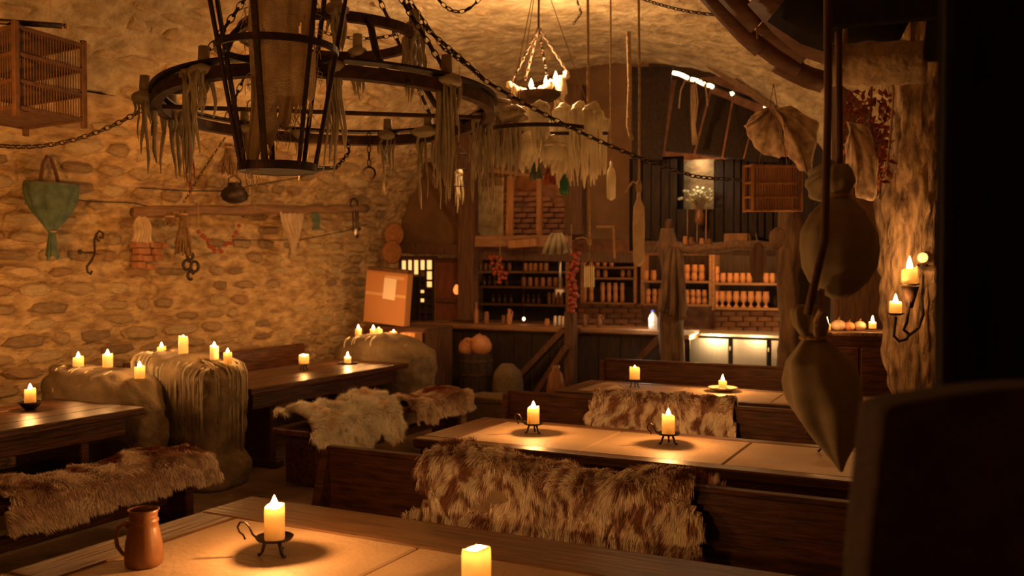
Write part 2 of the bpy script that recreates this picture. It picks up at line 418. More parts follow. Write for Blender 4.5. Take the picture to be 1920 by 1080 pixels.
def candle(p, r, h, label, group, power=1.2, seed=0, lit=True, lean=0, fh=None):
    t = thing('pillar_candle', p, label, 'candle', group)
    cw = candle_body(r, h, lean, seed, lit).build('candle_wax', M_CANDLE, t, smooth=True)
    if lit:
        MB().tube([(lean*h, 0, h-r*.92), (lean*h+.001, 0, h-r*.92+.014)], .0012, 5).build('wick', M_WICK, cw)
        flame(t, (lean*h, 0, h-r*.92+.010), (fh+r*.5) if fh else max(.035, r*1.7), power, max(1, r/.016))
    return t
def tripod_holder(p, r, label, hz, handle=True, rz=0):
    """iron dish on three curled legs with a hooked handle; hz = height of the dish"""
    t = thing('candle_holder', p, label, 'candle holder', 'iron tripod candle holders', rz)
    MB().lathe([(.004, hz-.004), (r*.5, hz-.003), (r*.9, hz+.003), (r, hz+.012), (r*.97, hz+.0135), (r*.86, hz+.007), (r*.5, hz+.002), (.004, hz+.001)], 24).build('dish', M_IRON, t, smooth=True)
    for k in range(3):
        a = 2*PI*k/3 + 1.2; c, s_ = math.cos(a), math.sin(a)
        pts = [(c*q*r, s_*q*r, z) for q, z in ((.45, hz-.004), (.56, hz*.6), (.62, hz*.28), (.74, .006), (.86, .004))]
        MB().tube(pts, [.009, .008, .007, .008, .010], 6, .6).build('leg', M_IRON, t, smooth=True)
    if handle:
        q = [(-r*.9, 0, hz+.008), (-r*1.12, 0, hz+.022), (-r*1.3, 0, hz+.05), (-r*1.5, 0, hz+.066), (-r*1.75, 0, hz+.066), (-r*1.88, 0, hz+.05), (-r*1.80, 0, hz+.033), (-r*1.6, 0, hz+.022), (-r*1.5, 0, hz+.006)]
        MB().tube(q, .0038, 6).build('handle', M_IRON, t, smooth=True)
    return t
TZ = .72
def drop(px, py, z=TZ): return PZ(px, py, z)

# ------------------------------------------------------------ the three slab-topped tables at right
def slab_table(x0, x1, y0, y1, joints, border_far, border_near, label):
    t = thing('slab_table', ((x0+x1)/2, (y0+y1)/2, 0), label, 'table', 'wooden tables inlaid with stone slabs')
    cx, cy = (x0+x1)/2, (y0+y1)/2
    def L(x, y, z): return (x-cx, y-cy, z)
    def plank(xa, xb, ya, yb, m, nm='plank'):
        MB().cbox(L((xa+xb)/2, (ya+yb)/2, TZ-.025), (xb-xa-.004, yb-ya-.004, .05), .007, wob=.001).build(nm, m, t)
    # border planks
    plank(x0, x1, y1-border_far, y1, M_FRAMEW); plank(x0, x1, y0, y0+border_near, M_FRAMEW)
    plank(x0, joints[0], y0+border_near, y1-border_far, M_FRAMEY); plank(joints[-1], x1, y0+border_near, y1-border_far, M_FRAMEY)
    for a, b in zip(joints[:-1], joints[1:]):
        MB().cbox(L((a+b)/2, (y0+border_near+y1-border_far)/2, TZ-.022), (b-a-.012, y1-y0-border_far-border_near-.012, .040), .004, wob=.001).build('slab', M_SLAB, t)
    MB().box(L(cx, cy, TZ-.052), (x1-x0-.03, y1-y0-.03, .012)).build('bearer_board', M_WOOD, t)
    for yy in (y0+.03, y1-.03): MB().cbox(L(cx, yy, TZ-.115), (x1-x0-.1, .035, .11), .004).build('apron', M_WOOD, t)
    for xx in (x0+.25, (x0+x1)/2, x1-.25):
        for yy in (y0+.12, y1-.12):
            MB().cbox(L(xx, yy, (TZ-.06)/2), (.09, .09, TZ-.06), .008).build('leg', M_WOOD, t)
    return t
M_FRAMEY = mat('table end wood', (.17, .085, .04), (.08, .04, .018), 4, .38, .3, stretch=(12, 1, 12))
slab_table(-2.86, -.1, 1.75, 3.10, [-2.66, -1.80, -.95, -.25], .30, .2, 'stone-topped table with the stoneware mug on its corner')
slab_table(-2.98, -.25, 4.56, 5.44, [-2.76, -1.97, -1.19, -.42], .09, .11, 'middle stone-topped table carrying two candles in black tripod holders')
slab_table(-3.12, -.5, 6.88, 7.66, [-2.95, -2.20, -1.42, -.66], .09, .09, 'far stone-topped table carrying a candle on a pale saucer')

def back_bench(x0, x1, y, facing, label, ztop=.77, zgap=.46, splay=.24, full_from=None):
    """bench with a plank back; its back faces the camera (facing=+1: seat is beyond the back)"""
    t = thing('settle_bench', ((x0+x1)/2, y, 0), label, 'bench', 'benches with plank backs'); cx = (x0+x1)/2
    def L(a, b, c): return (a-cx, b-y, c)
    nb = 2; hh = (ztop-zgap)/nb
    for k in range(nb): MB().cbox(L((x0+x1)/2, y-.005*k, zgap+hh*(k+.5)), (x1-x0-.06, .035, hh+.004), .004, wob=.001).build('plank', M_WOOD, t)
    MB().cbox(L((x0+x1)/2, y-.004, ztop+.012), (x1-x0-.03, .06, .024), .006).build('top_rail', M_WOOD, t)
    for k in range(2): MB().cbox(L((x0+x1)/2, y+facing*(.11+.19*k), .44), (x1-x0-.06, .18, .035), .006).build('seat', M_WOOD, t)
    for xx in (x0, x1, (x0+x1)/2):
        th = .05; mb = MB(); s_ = facing
        prof = [(-.02*s_, ztop), (-splay*s_, .02), (-splay*s_, 0), (.42*s_, 0), (.42*s_, .45), (.06*s_, .45), (.04*s_, ztop)]
        vs = [L(xx-th/2, y+a, b) for a, b in prof]+[L(xx+th/2, y+a, b) for a, b in prof]; n = len(prof)
        if xx == (x0+x1)/2:
            prof = [(0, .42), (0, 0), (.40*s_, 0), (.40*s_, .42)]; n = 4
            vs = [L(xx-th/2, y+a+.03*s_, b) for a, b in prof]+[L(xx+th/2, y+a+.03*s_, b) for a, b in prof]
        mb.add(vs, [tuple(range(n-1, -1, -1)), tuple(range(n, 2*n))]+[(i, (i+1) % n, n+(i+1) % n, n+i) for i in range(n)])
        mb.build('end_panel' if xx != cx else 'leg', M_WOOD, t)
    return t
bb1 = back_bench(-3.05, -.3, 3.87, 1, 'dark plank-backed bench draped with the largest brown and white fleece')
MB().cbox((0, -.03, .36), (2.6, .03, .16), .005).build('lower_plank', M_WOOD, bb1, (.55, 0, 0)).scale = (.6, 1, 1)
back_bench(-3.2, -.5, 6.20, 1, 'dark plank-backed bench between the middle and far stone tables')
back_bench(-3.35, -1.42, 8.55, -1, 'dark bench beyond the far stone table, facing it', splay=.1, ztop=.80)

# ------------------------------------------------------------ the two long oak tables by the wall
def long_table(y0, y1, label, x0=-6.28, x1=-5.34):
    t = thing('long_oak_table', ((x0+x1)/2, (y0+y1)/2, 0), label, 'table', 'long dark oak tables by the wall'); cx, cy = (x0+x1)/2, (y0+y1)/2
    n = 4; wd = (x1-x0)/n
    for k in range(n): MB().cbox((x0+wd*(k+.5)-cx, 0, TZ-.025), (wd-.004, y1-y0, .05), .005, wob=.001).build('plank', M_WOODY, t)
    MB().cbox((0, 0, TZ-.12), (x1-x0-.16, y1-y0-.2, .14), .005).build('apron', M_WOODY, t)
    for yy in (y0+.4, y1-.4):
        MB().cbox((0, yy-cy, .32), (x1-x0-.25, .07, .60), .008).build('leg', M_WOODY, t)
        MB().cbox((0, yy-cy, .03), (x1-x0-.1, .10, .06), .008).build('foot', M_WOODY, t)
    MB().cbox((0, 0, .30), (.05, y1-y0-.7, .16), .006).build('stretcher', M_WOODY, t)
    return t
long_table(2.3, 4.72, 'dark oak table with a candle in a black bowl, before the low waxed boulder')
long_table(5.80, 8.12, 'polished oak table between the fluted wax pillar and the far waxed boulder')
def plank_bench(y0, y1, label, x0=-4.98, x1=-4.60):
    t = thing('oak_bench', ((x0+x1)/2, (y0+y1)/2, 0), label, 'bench', 'backless oak benches')
    MB().cbox((0, 0, .435), (x1-x0, y1-y0, .05), .008).build('seat', M_WOODY, t)
    for yy in (y0+.16, y1-.16):
        MB().cbox((0, yy-(y0+y1)/2, .21), (x1-x0-.07, .07, .40), .008).build('leg', M_WOODY, t)
    MB().cbox((0, 0, .2), (.04, y1-y0-.4, .09), .006).build('stretcher', M_WOODY, t)
    return t
plank_bench(2.6, 4.62, 'backless oak bench under the reddish fleece')
plank_bench(5.62, 8.12, 'backless oak bench under the cream and the russet fleeces')
# bench with a back along the wall behind the second table
t = thing('wall_bench', (-6.85, 7.05, 0), 'dark high-backed bench between the wall and the far oak table', 'bench')
MB().cbox((.0, 0, .66), (.05, 2.45, .40), .008).build('backrest', M_WOODY, t); MB().cbox((.23, 0, .43), (.38, 2.4, .04), .006).build('seat', M_WOODY, t)
for yy in (-1.1, 1.1): MB().cbox((.2, yy, .21), (.36, .06, .41), .006).build('leg', M_WOODY, t)

# ------------------------------------------------------------ waxed boulders
def boulder(c, d, top, label, seed, flute=0, shape=None, base_ledge=False, m=None):
    """rounded free-standing stone; d = half sizes in x, y; top(u) = height along x in [-1,1]"""
    n, mm = 110, 50; vs = []; ns = []
    for j in range(mm):
        v = j/(mm-1)
        for i in range(n):
            a = 2*PI*i/n; ca, sa = math.cos(a), math.sin(a)
            k = (abs(ca)**5+abs(sa)**5)**(-1/5)
            if v < .72: rad = 1; zf = v/.72*.84
            else:
                q = (v-.72)/.28; rad = max(.001, math.cos(q*PI/2))**.75 if q < 1 else .001; zf = .84+.16*math.sin(q*PI/2)
            x = ca*k*rad; y = sa*k*rad
            z = top(max(-1, min(1, x)))*zf
            fl = 1
            if flute and z > .25: fl += flute*(abs(math.sin(a*17+math.sin(a*5)*2+.25*math.sin(z*6)))-.5)*min(1, (1.05-v)*3)
            if base_ledge and z < .24: fl += .06
            if not base_ledge and z < .3: fl += .0
            vs.append((x*d[0]*fl, y*d[1]*fl, z)); ns.append((x, y, z))
    V = np.array(vs); k = (fbm(V*3+seed*9, 4, seed)-.5)
    k2 = fbm(V*9+seed, 3, seed+4)-.5; V[:, 0] += V[:, 0]/d[0]*(k*.14+k2*.04); V[:, 1] += V[:, 1]/d[1]*(k*.12+k2*.04); V[:, 2] += (V[:, 2] > .1)*(k*.09+k2*.03)
    V[:, 2] = np.maximum(V[:, 2], 0)
    fs = [(j*n+i, j*n+(i+1) % n, (j+1)*n+(i+1) % n, (j+1)*n+i) for j in range(mm-1) for i in range(n)]
    fs += [tuple(range(n-1, -1, -1)), tuple((mm-1)*n+i for i in range(n))]
    t = thing('waxed_boulder', c, label, 'boulder', 'wax covered boulders between the wall tables')
    MB().add(V, fs).build('stone', m or M_ROCK, t, smooth=True); return t
def runs(t, c, x0, x1, yf, top, n, seed, m=M_WAXL, kk=.7):
    """hardened wax runs down the camera side of a boulder"""
    rr = random.Random(seed); mb = MB()
    for k in range(n):
        x = rr.uniform(x0, x1); zt = top(x)*.97; ln = rr.uniform(.15, .6)*zt; rad = rr.uniform(.004, .010)*kk
        pts = [(x, yf+.10, zt+.005), (x, yf+.03, zt-.015), (x+rr.uniform(-.005, .005), yf-.002, zt-.06), (x+rr.uniform(-.01, .01), yf-.004, zt-.06-ln*.6), (x+rr.uniform(-.012, .012), yf-.001, zt-.06-ln)]
        mb.tube(pts, [rad*1.3, rad*1.5, rad*1.2, rad, rad*.5], 6)
    mb.build('wax_runs', m, t, smooth=True, kind='stuff')
def top1(u): return .955 - .02*u - .20*max(0, u-.45)**1.4*2 - .25*max(0, -u-.65)
b1 = boulder((-6.10, 4.98, 0), (.56, .20), top1, 'low waxed boulder at the end of the oak table with the bowl candle', 1)
def top2(u): return 1.03 - .05*u + .02*math.sin(u*7)
b2 = boulder((-5.70, 5.50, 0), (.42, .26), top2, 'tall fluted boulder sheathed in grey wax runs', 2, flute=.045, base_ledge=True)
def top3(u): return .985 - .10*abs(u)**2.2 - .03*u
b3 = boulder((-5.90, 8.50, 0), (.54, .30), top3, 'far waxed boulder in front of the cardboard box', 3)
runs(b1, None, -.35, .30, -.17, lambda x: top1(x/.56), 5, 3)
runs(b2, None, -.39, .39, -.25, lambda x: top2(x/.42)-.02, 46, 5, M_WAXD, .6)
# side runs of the fluted one, facing the hall
mb = MB()
for k in range(16):
    y = R.uniform(-.2, .2); zt = .96+R.uniform(-.04, .01); x = .40; ln = R.uniform(.2, .7)
    mb.tube([(x-.12, y, zt+.03), (x-.02, y, zt), (x+.012, y, zt-.06), (x+.016, y, zt-.06-ln*.6), (x+.012, y, zt-.06-ln)], [.009, .010, .008, .006, .003], 6)
mb.build('wax_runs', M_WAXD, b2, smooth=True, kind='stuff')
runs(b3, None, -.4, .4, -.27, lambda x: top3(x/.54), 6, 8)

# (px, py base, candle px width, px height, boulder top y/x plane)
def boulder_candle(px, pyb, pyt, wpx, y, label, power, seed, group, **k):
    p = PY(px, pyb, y); d = (p-C0).dot(_f); return candle(p-Vector((0, 0, .01)), wpx/2*d/FPX, (pyb-pyt)*d/FPX+.01, label, group, power, seed, **k)
PW = 1.7
g1 = 'candles on the low waxed boulder'
boulder_candle(147, 689, 669, 19, 4.95, 'short pillar candle nearest the hall wall on the low waxed boulder', PW, 1, g1)
boulder_candle(202, 686, 664, 18, 4.98, 'pillar candle on the hump of the low waxed boulder', PW, 2, g1)
boulder_candle(262, 707, 687, 19, 4.95, 'stubby candle at the sloping edge of the low waxed boulder', PW, 3, g1)
g2 = 'candles on the fluted wax pillar'
boulder_candle(303, 670, 650, 16, 5.45, 'short candle beside the tall one on the fluted boulder', PW, 4, g2)
boulder_candle(344, 668, 631, 18, 5.45, 'tallest candle standing on the fluted boulder', PW*.8, 5, g2, fh=.02)
boulder_candle(402, 672, 649, 16, 5.45, 'lit candle third along on the fluted boulder', PW, 6, g2)
boulder_candle(427, 680, 661, 16, 5.45, 'stub candle at the edge of the fluted boulder above the table', PW, 7, g2)
g3 = 'candles on the far waxed boulder'
boulder_candle(672, 632, 616, 12, 8.5, 'slim candle alone at the wall end of the far boulder', PW, 8, g3, fh=.05)
boulder_candle(700, 633, 617, 12, 8.5, 'slim candle with a tall flame touching its neighbour on the far boulder', PW, 9, g3, fh=.05)
boulder_candle(710, 633, 616, 14, 8.44, 'fat candle touching the tall-flamed one on the far boulder', PW*.8, 10, g3, fh=.02)
boulder_candle(738, 636, 622, 14, 8.5, 'low candle with a slumped rim at the bar end of the far boulder', PW, 11, g3, fh=.03)

# candles on tables
p = drop(57, 768); t = thing('candle_bowl', p, 'small black bowl holding a candle on the oak table', 'bowl')
MB().lathe([(.03, 0), (.035, .004), (.062, .03), (.078, .055), (.074, .057), (.058, .034), (.03, .012), (.003, .010)], 24).build('bowl_body', M_IRON, t, smooth=True)
candle(p+Vector((0, 0, .011)), .037, .135, 'pillar candle standing in the black bowl', 'candles on the wall tables', 2.6, 21)
p = drop(570, 693); tripod_holder(p, .05, 'small tripod holder on the polished oak table beyond the fluted boulder', .045, False)
candle(p+Vector((0, 0, .047)), .048, .095, 'fat glowing candle in the small holder on the polished oak table', 'candles on the wall tables', 2.0, 22, fh=.02)
p = drop(652, 682); t = thing('candle_saucer', p, 'flat black saucer on the polished oak table', 'saucer')
MB().lathe([(.04, 0), (.09, .006), (.105, .016), (.10, .018), (.085, .006), (.003, .007)], 24).build('dish', M_IRON, t, smooth=True)
candle(p+Vector((0, 0, .008)), .034, .06, 'burnt-down candle on the flat black saucer', 'candles on the wall tables', 2.2, 23, fh=.06)
gT = 'candles on the stone-topped tables'
def table_candle(px, pyfoot, hz, rd, r, h, lab1, lab2, power, seed, **k):
    p = drop(px, pyfoot); tripod_holder(p, rd, lab1, hz, rz=YAW+PI*0+.15)
    return candle(p+Vector((0, 0, hz+.002)), r, h, lab2, gT, power, seed, **k)
table_candle(515, 1040, .052, .066, .0345, .118, 'black tripod holder with hooked handle beside the stoneware mug', 'candle in the tripod holder beside the stoneware mug', 7.5, 31)
table_candle(1000, 812, .050, .060, .036, .105, 'black tripod holder at the draped end of the middle stone table', 'candle with a lobed flame at the draped end of the middle stone table', 5.5, 32)
table_candle(1253, 832, .050, .066, .037, .112, 'black tripod holder at the centre of the middle stone table', 'bright candle at the centre of the middle stone table', 6.5, 33)
table_candle(1190, 726, .055, .052, .043, .110, 'black tripod holder on the far stone table', 'evenly glowing pillar candle on the far stone table', 3.5, 34, fh=.022)
p = drop(1355, 733); t = thing('candle_saucer', p, 'pale clay saucer on the far stone table', 'saucer')
MB().lathe([(.06, 0), (.07, .004), (.105, .020), (.118, .030), (.113, .032), (.09, .022), (.003, .016)], 28).build('dish', M_SLAB, t, smooth=True)
candle(p+Vector((0, 0, .017)), .032, .065, 'burnt-down candle on the pale clay saucer', gT, 4.5, 35, fh=.055)
p = drop(893, 1108); t = thing('wooden_plate', p, 'round brown plate under the cropped candle', 'plate')
MB().lathe([(.07, 0), (.08, .003), (.098, .012), (.094, .015), (.07, .009), (.003, .008)], 28).build('plate_body', M_CLAY, t, smooth=True)
candle(p+Vector((0, 0, .009)), .046, .125, 'thick glowing candle on the brown plate, cut off by the frame bottom', gT, 5.0, 36, fh=.02)
# holder leg peeping out behind the sack
p = drop(1552, 848); tripod_holder(p, .06, 'black tripod holder behind the tip of the hanging sack', .05)

# stoneware mug
p = drop(270, 1058); t = thing('stoneware_mug', p, 'brown stoneware tankard with a handle on the corner of the table', 'mug', rz=YAW); t.scale = (.92, .92, .93)
MB().lathe([(.060, 0), (.066, .004), (.068, .03), (.064, .08), (.053, .135), (.049, .152), (.053, .157), (.053, .163), (.048, .168), (.049, .188), (.056, .2), (.052, .202), (.048, .19), (.050, .12), (.060, .02), (.002, .012)], 36).build('mug_body', M_CLAY, t, smooth=True)
MB().tube([(-.050, 0, .140), (-.072, 0, .150), (-.092, 0, .135), (-.102, 0, .100), (-.096, 0, .065), (-.078, 0, .040), (-.060, 0, .030)], [.014, .012, .011, .011, .011, .010, .009], 8, .7).build('handle', M_CLAY, t, smooth=True)

# ------------------------------------------------------------ fleeces
def fleece(name, sheet, nu, nv, mask, n, length, col, label, seed, width=.011, droop=.5, group='sheepskins on the benches'):
    """sheet(u,v)->(pos, normal, flow); mask(u,v)->bool; col(noise array)->rgb"""
    rs = np.random.RandomState(seed)
    t = thing('sheepskin', sheet(.5, .5)[0], label, 'sheepskin', group); T0 = np.array(sheet(.5, .5)[0])
    us = np.linspace(0, 1, nu); vs_ = np.linspace(0, 1, nv)
    G = np.array([[sum(map(list, sheet(u, v)), []) for v in vs_] for u in us])
    V = (G[:, :, :3]-T0).reshape(-1, 3)
    mk = np.array([[mask((us[i]+us[i+1])/2, (vs_[j]+vs_[j+1])/2) for j in range(nv-1)] for i in range(nu-1)])
    fs = [(i*nv+j, (i+1)*nv+j, (i+1)*nv+j+1, i*nv+j+1) for i in range(nu-1) for j in range(nv-1) if mk[i, j]]
    me = bpy.data.meshes.new('hide'); me.from_pydata([tuple(v) for v in V], [], fs)
    o = bpy.data.objects.new('hide', me); COL.objects.link(o); o.parent = t; me.materials.append(M_HIDE)
    sm = o.modifiers.new('s', 'SOLIDIFY'); sm.thickness = .012; sm.offset = 0
    uvs = rs.rand(n*3, 2); ii = np.minimum((uvs[:, 0]*(nu-1)).astype(int), nu-2); jj = np.minimum((uvs[:, 1]*(nv-1)).astype(int), nv-2)
    ok = mk[ii, jj]; uvs, ii, jj = uvs[ok][:n], ii[ok][:n], jj[ok][:n]; n = len(uvs)
    fu = (uvs[:, 0]*(nu-1)-ii)[:, None]; fv = (uvs[:, 1]*(nv-1)-jj)[:, None]
    Q = G[ii, jj]*(1-fu)*(1-fv)+G[ii+1, jj]*fu*(1-fv)+G[ii, jj+1]*(1-fu)*fv+G[ii+1, jj+1]*fu*fv
    pts = Q[:, :3]-T0; nrm = Q[:, 3:6]; flw = Q[:, 6:9]
    swirl = np.stack([fbm(pts*9+k*31, 2, seed+k)-.5 for k in range(3)], 1)*3.0
    # tufts clump together: each hair leans towards a shared lock centre
    cl = fbm(pts*np.array([16, 16, 16]), 2, seed+40)
    d0 = nrm*.75 + flw*.45 + swirl*.8 + rs.randn(n, 3)*.12; d0 /= np.linalg.norm(d0, axis=1)[:, None]
    ln = length*(.55+.9*fbm(pts*8, 2, seed+3))*(.8+.4*rs.rand(n))
    g = np.array([0, 0, -1.0])
    d1 = d0*(1-droop)+flw*droop+g*droop*.6+swirl*.35; d1 /= np.linalg.norm(d1, axis=1)[:, None]
    side = np.cross(d0, rs.randn(n, 3)); side /= np.linalg.norm(side, axis=1)[:, None]+1e-9
    w_ = width*(.6+.8*rs.rand(n))[:, None]
    a = pts-nrm*.004; ln = ln*np.clip(np.minimum(uvs[:, 0], 1-uvs[:, 0])*12+.55, .5, 1); b = a+d0*(ln*.5)[:, None]; c = b+d1*(ln*.5)[:, None]
    verts = np.stack([a-side*w_*.5, a+side*w_*.5, b-side*w_*.45, b+side*w_*.45, c], 1).reshape(-1, 3)
    base = np.arange(n)*5
    quads = np.stack([base, base+1, base+3, base+2], 1); tris = np.stack([base+2, base+3, base+4], 1)
    me = bpy.data.meshes.new('fleece_pile'); nvv = len(verts)
    me.vertices.add(nvv); me.vertices.foreach_set('co', verts.astype(np.float32).ravel())
    lv = np.concatenate([quads.ravel(), tris.ravel()]); me.loops.add(len(lv)); me.loops.foreach_set('vertex_index', lv.astype(np.int32))
    me.polygons.add(2*n); ls = np.concatenate([np.arange(n)*4, 4*n+np.arange(n)*3]); me.polygons.foreach_set('loop_start', ls.astype(np.int32))
    me.polygons.foreach_set('use_smooth', [True]*(2*n))
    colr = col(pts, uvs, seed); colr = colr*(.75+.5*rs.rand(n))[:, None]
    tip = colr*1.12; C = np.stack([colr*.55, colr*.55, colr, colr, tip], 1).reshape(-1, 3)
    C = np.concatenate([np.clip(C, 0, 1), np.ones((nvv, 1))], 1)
    at = me.color_attributes.new('Col', 'FLOAT_COLOR', 'POINT'); at.data.foreach_set('color', C.astype(np.float32).ravel())
    me.update(calc_edges=True); me.validate(); me.materials.append(M_FUR)
    o = bpy.data.objects.new('fleece_pile', me); COL.objects.link(o); o.parent = t; o['kind'] = 'stuff'
    return t
M_HIDE = mat('fleece backing', (.35, .25, .16), (.25, .16, .10), 9, .9, .3)
CRM = np.array([1.0, .84, .70]); BRN = np.array([.24, .07, .022]); TAN = np.array([.52, .32, .17])
def mix(a, b, k): return a[None]*(1-k[:, None])+b[None]*k[:, None]
def col_streak(amount, fr):
    def f(p, uv, seed):
        q = p*np.array(fr); q = q+ (fbm(p*5, 2, seed+8)[:, None]-.5)*np.array([7, 7, 1.8])
        k = fbm(q, 4, seed+1); k = np.clip((k-(.46-amount))*6.5, 0, .9); return mix(CRM, BRN, k)
    return f
def col_cream(p, uv, seed): return mix(CRM*1.25, TAN, np.clip((fbm(p*7, 3, seed)-.55)*4, 0, .6))
def col_russet(p, uv, seed):
    k = np.clip((fbm(p*7, 4, seed)-.42)*6, 0, 1)*np.clip(1.75-uv[:, 1]*1.75, .0, 1); c = mix(CRM*.85, np.array([.28, .09, .03]), k)
    return c
def edge_mask(fr, seed, amt=.13, scal=5.0):
    def f(u, v):
        a = 2*math.atan2(v-.5, u-.5); rr = fbm(np.array([[u*scal+seed, v*scal*.6, seed*.7]]), 2, seed)[0]
        m = amt*rr*1.8
        return u > m*fr[0] and u < 1-m*fr[1] and v > m*fr[2] and v < 1-m*fr[3]
    return f
def drape_back(x0, x1, y, z1, z0, back=.12, bulge=.02, lobe=None, zleft=0):
    H = z1-z0; T = back+H
    def sh(u, v):
        x = x0+(x1-x0)*u; s = v*T
        if s < back*.75: p = (x, y+.055, z1-(back-s)*.8); n = (0, .9, .3); fl = (0, 0, 1)
        elif s < back*1.25:
            k = (s-back*.75)/(back*.5); p = (x, y+.055-.11*k, z1+.025*math.sin(k*PI)); n = (0, .5-k, 1); fl = (0, -.8, -.2)
        else:
            q = (s-back)/H; p = (x, y-.055-bulge*math.sin(q*PI)-.03*q, z1-(s-back)); n = (0, -1, .1); fl = (0, -.15, -1)
        if lobe:
            dx, dz = lobe(u, v); p = (p[0]+dx, p[1], p[2]+dz)
        return p, n, fl
    return sh
def lobe1(u, v):
    q = max(0, (v-.25)/.75); return (-.18*q*max(0, 1-u*4) - .25*q*max(0, u-.72)*1.6, .03*math.sin(u*9)+.07*q*(1-u*1.6)-.03*max(0, u-.85)*6)
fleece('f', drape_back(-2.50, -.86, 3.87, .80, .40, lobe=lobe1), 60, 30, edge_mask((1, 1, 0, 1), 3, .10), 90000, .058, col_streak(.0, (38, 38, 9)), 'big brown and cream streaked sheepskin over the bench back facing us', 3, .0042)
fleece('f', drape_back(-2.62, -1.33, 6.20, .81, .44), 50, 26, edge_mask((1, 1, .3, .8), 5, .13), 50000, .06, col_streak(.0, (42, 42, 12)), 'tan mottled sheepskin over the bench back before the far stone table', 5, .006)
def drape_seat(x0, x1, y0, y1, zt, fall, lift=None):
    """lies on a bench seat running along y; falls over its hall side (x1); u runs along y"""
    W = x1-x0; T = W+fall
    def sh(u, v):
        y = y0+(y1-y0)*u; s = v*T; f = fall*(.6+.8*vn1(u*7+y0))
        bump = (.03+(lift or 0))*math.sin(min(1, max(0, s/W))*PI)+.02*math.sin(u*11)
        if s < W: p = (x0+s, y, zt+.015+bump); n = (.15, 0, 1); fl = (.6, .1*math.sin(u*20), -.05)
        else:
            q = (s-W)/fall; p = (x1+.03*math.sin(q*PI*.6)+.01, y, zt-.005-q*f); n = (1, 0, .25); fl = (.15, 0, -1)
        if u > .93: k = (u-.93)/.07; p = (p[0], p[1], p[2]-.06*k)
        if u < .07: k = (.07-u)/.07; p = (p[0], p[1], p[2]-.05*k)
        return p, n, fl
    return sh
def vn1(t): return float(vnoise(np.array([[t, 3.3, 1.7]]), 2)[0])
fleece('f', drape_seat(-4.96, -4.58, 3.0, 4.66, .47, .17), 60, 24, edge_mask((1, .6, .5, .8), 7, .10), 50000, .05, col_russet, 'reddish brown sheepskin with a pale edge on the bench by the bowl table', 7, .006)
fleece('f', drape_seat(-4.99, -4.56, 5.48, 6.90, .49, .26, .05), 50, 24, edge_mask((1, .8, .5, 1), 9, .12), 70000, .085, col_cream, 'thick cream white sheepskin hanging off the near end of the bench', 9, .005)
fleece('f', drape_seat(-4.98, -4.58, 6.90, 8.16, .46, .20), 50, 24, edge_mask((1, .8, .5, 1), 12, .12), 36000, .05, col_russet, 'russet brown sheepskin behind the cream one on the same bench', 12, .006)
# ------------------------------------------------------------ bar and loft at the far end
YF = 10.62
def sc(px, py, y): return (PY(px, py, y)-C0).dot(_f)/FPX     # metres per pixel there
def post_px(name, px, py0, py1, wpx, y, m, label, cat, group=None, th=.10, px2=None, parent=None, wob=.004):
    a = PY(px, py1, y); b = PY(px2 or px, py0, y); wd = wpx*sc(px, (py0+py1)/2, y)/.95
    c = (a+b)/2; mb = MB().beam(a-c, b-c, wd, th, up=(0, 1, 0) if abs(b.x-a.x) < abs(b.z-a.z) else (0, 1, 0), wob=wob)
    if parent: return mb.build(name, m, parent, c)
    t = mb.build(name, m, None, c); return tag(t, label, cat, group)
def rect_px(x0, y0, x1, y1, y, th=.05, wob=0, ch=.006):
    a = PY(x0, y1, y); b = PY(x1, y0, y)
    return MB().cbox((0, 0, 0), (abs(b.x-a.x), th, abs(b.z-a.z)), ch, wob=wob), (a+b)/2
def board(name, x0, y0, x1, y1, y, m, parent=None, label=None, cat=None, group=None, th=.05, wob=.003, rot=0):
    mb, c = rect_px(x0, y0, x1, y1, y, th, wob)
    if rot:
        q = Matrix.Rotation(rot, 3, 'Y'); mb.v = [tuple(q @ Vector(v)) for v in mb.v]
    if parent is not None: c = c-parent.location
    o = mb.build(name, m, parent, c)
    if label: tag(o, label, cat, group)
    return o
BL = 'dark'
# plaster partition with braced timber at the wall corner
pt = thing('plaster_partition', (-6.0, YF, 0), 'brown daub partition with a diagonal brace at the wall corner', 'partition')
pt['kind'] = 'structure'; del pt['category']; del pt['label']; pt.name = 'wall_partition'
board('daub_panel', 690, 150, 885, 470, YF+.06, M_PLASTER, pt, th=.06)
board('daub_panel', 1060, 110, 1215, 450, YF+.10, M_PLASTER, pt, th=.06)
board('daub_panel', 885, 80, 1065, 335, YF+.10, M_PLASTER, pt, th=.06)
for (xa, ya, xb, yb, wd) in ((790, 290, 895, 455, 34), (700, 470, 770, 330, 22)):
    a = PY(xa, ya, YF-.02)-pt.location; b = PY(xb, yb, YF-.02)-pt.location
    MB().beam(a, b, .10, wd*sc(xa, ya, YF), up=(0, 1, 0), wob=.006).build('brace', M_WOODZ, pt)
post_px('oak_post', 878, 250, 600, 30, YF-.17, M_WOODZ, 'dark oak post between the daub panel and the loft opening', 'post', th=.16)
board('blackout_screen', 1486, 60, 2000, 760, 10.44, M_DARK, pt, th=.04)  # dark board added to hide the lit back wall
post_px('oak_post', 1082, 160, 440, 26, YF-.07, M_WOODZ, 'dark red-brown post at the bar end of the loft opening', 'post', th=.12)
def hbeam(name, xa, ya, xb, yb, hpx, y, m, label, cat='beam', th=.14, group=None):
    a = PY(xa, ya, y); b = PY(xb, yb, y); c = (a+b)/2; h = hpx*sc((xa+xb)/2, ya, y)
    o = MB().beam(a-c, b-c, th, h, up=(0, 1, 0), wob=.005).build(name, m, None, c); return tag(o, label, cat, group)
hbeam('cross_beam', 700, 463, 895, 470, 20, YF-.10, M_WOODZ, 'dark horizontal beam above the lit window')
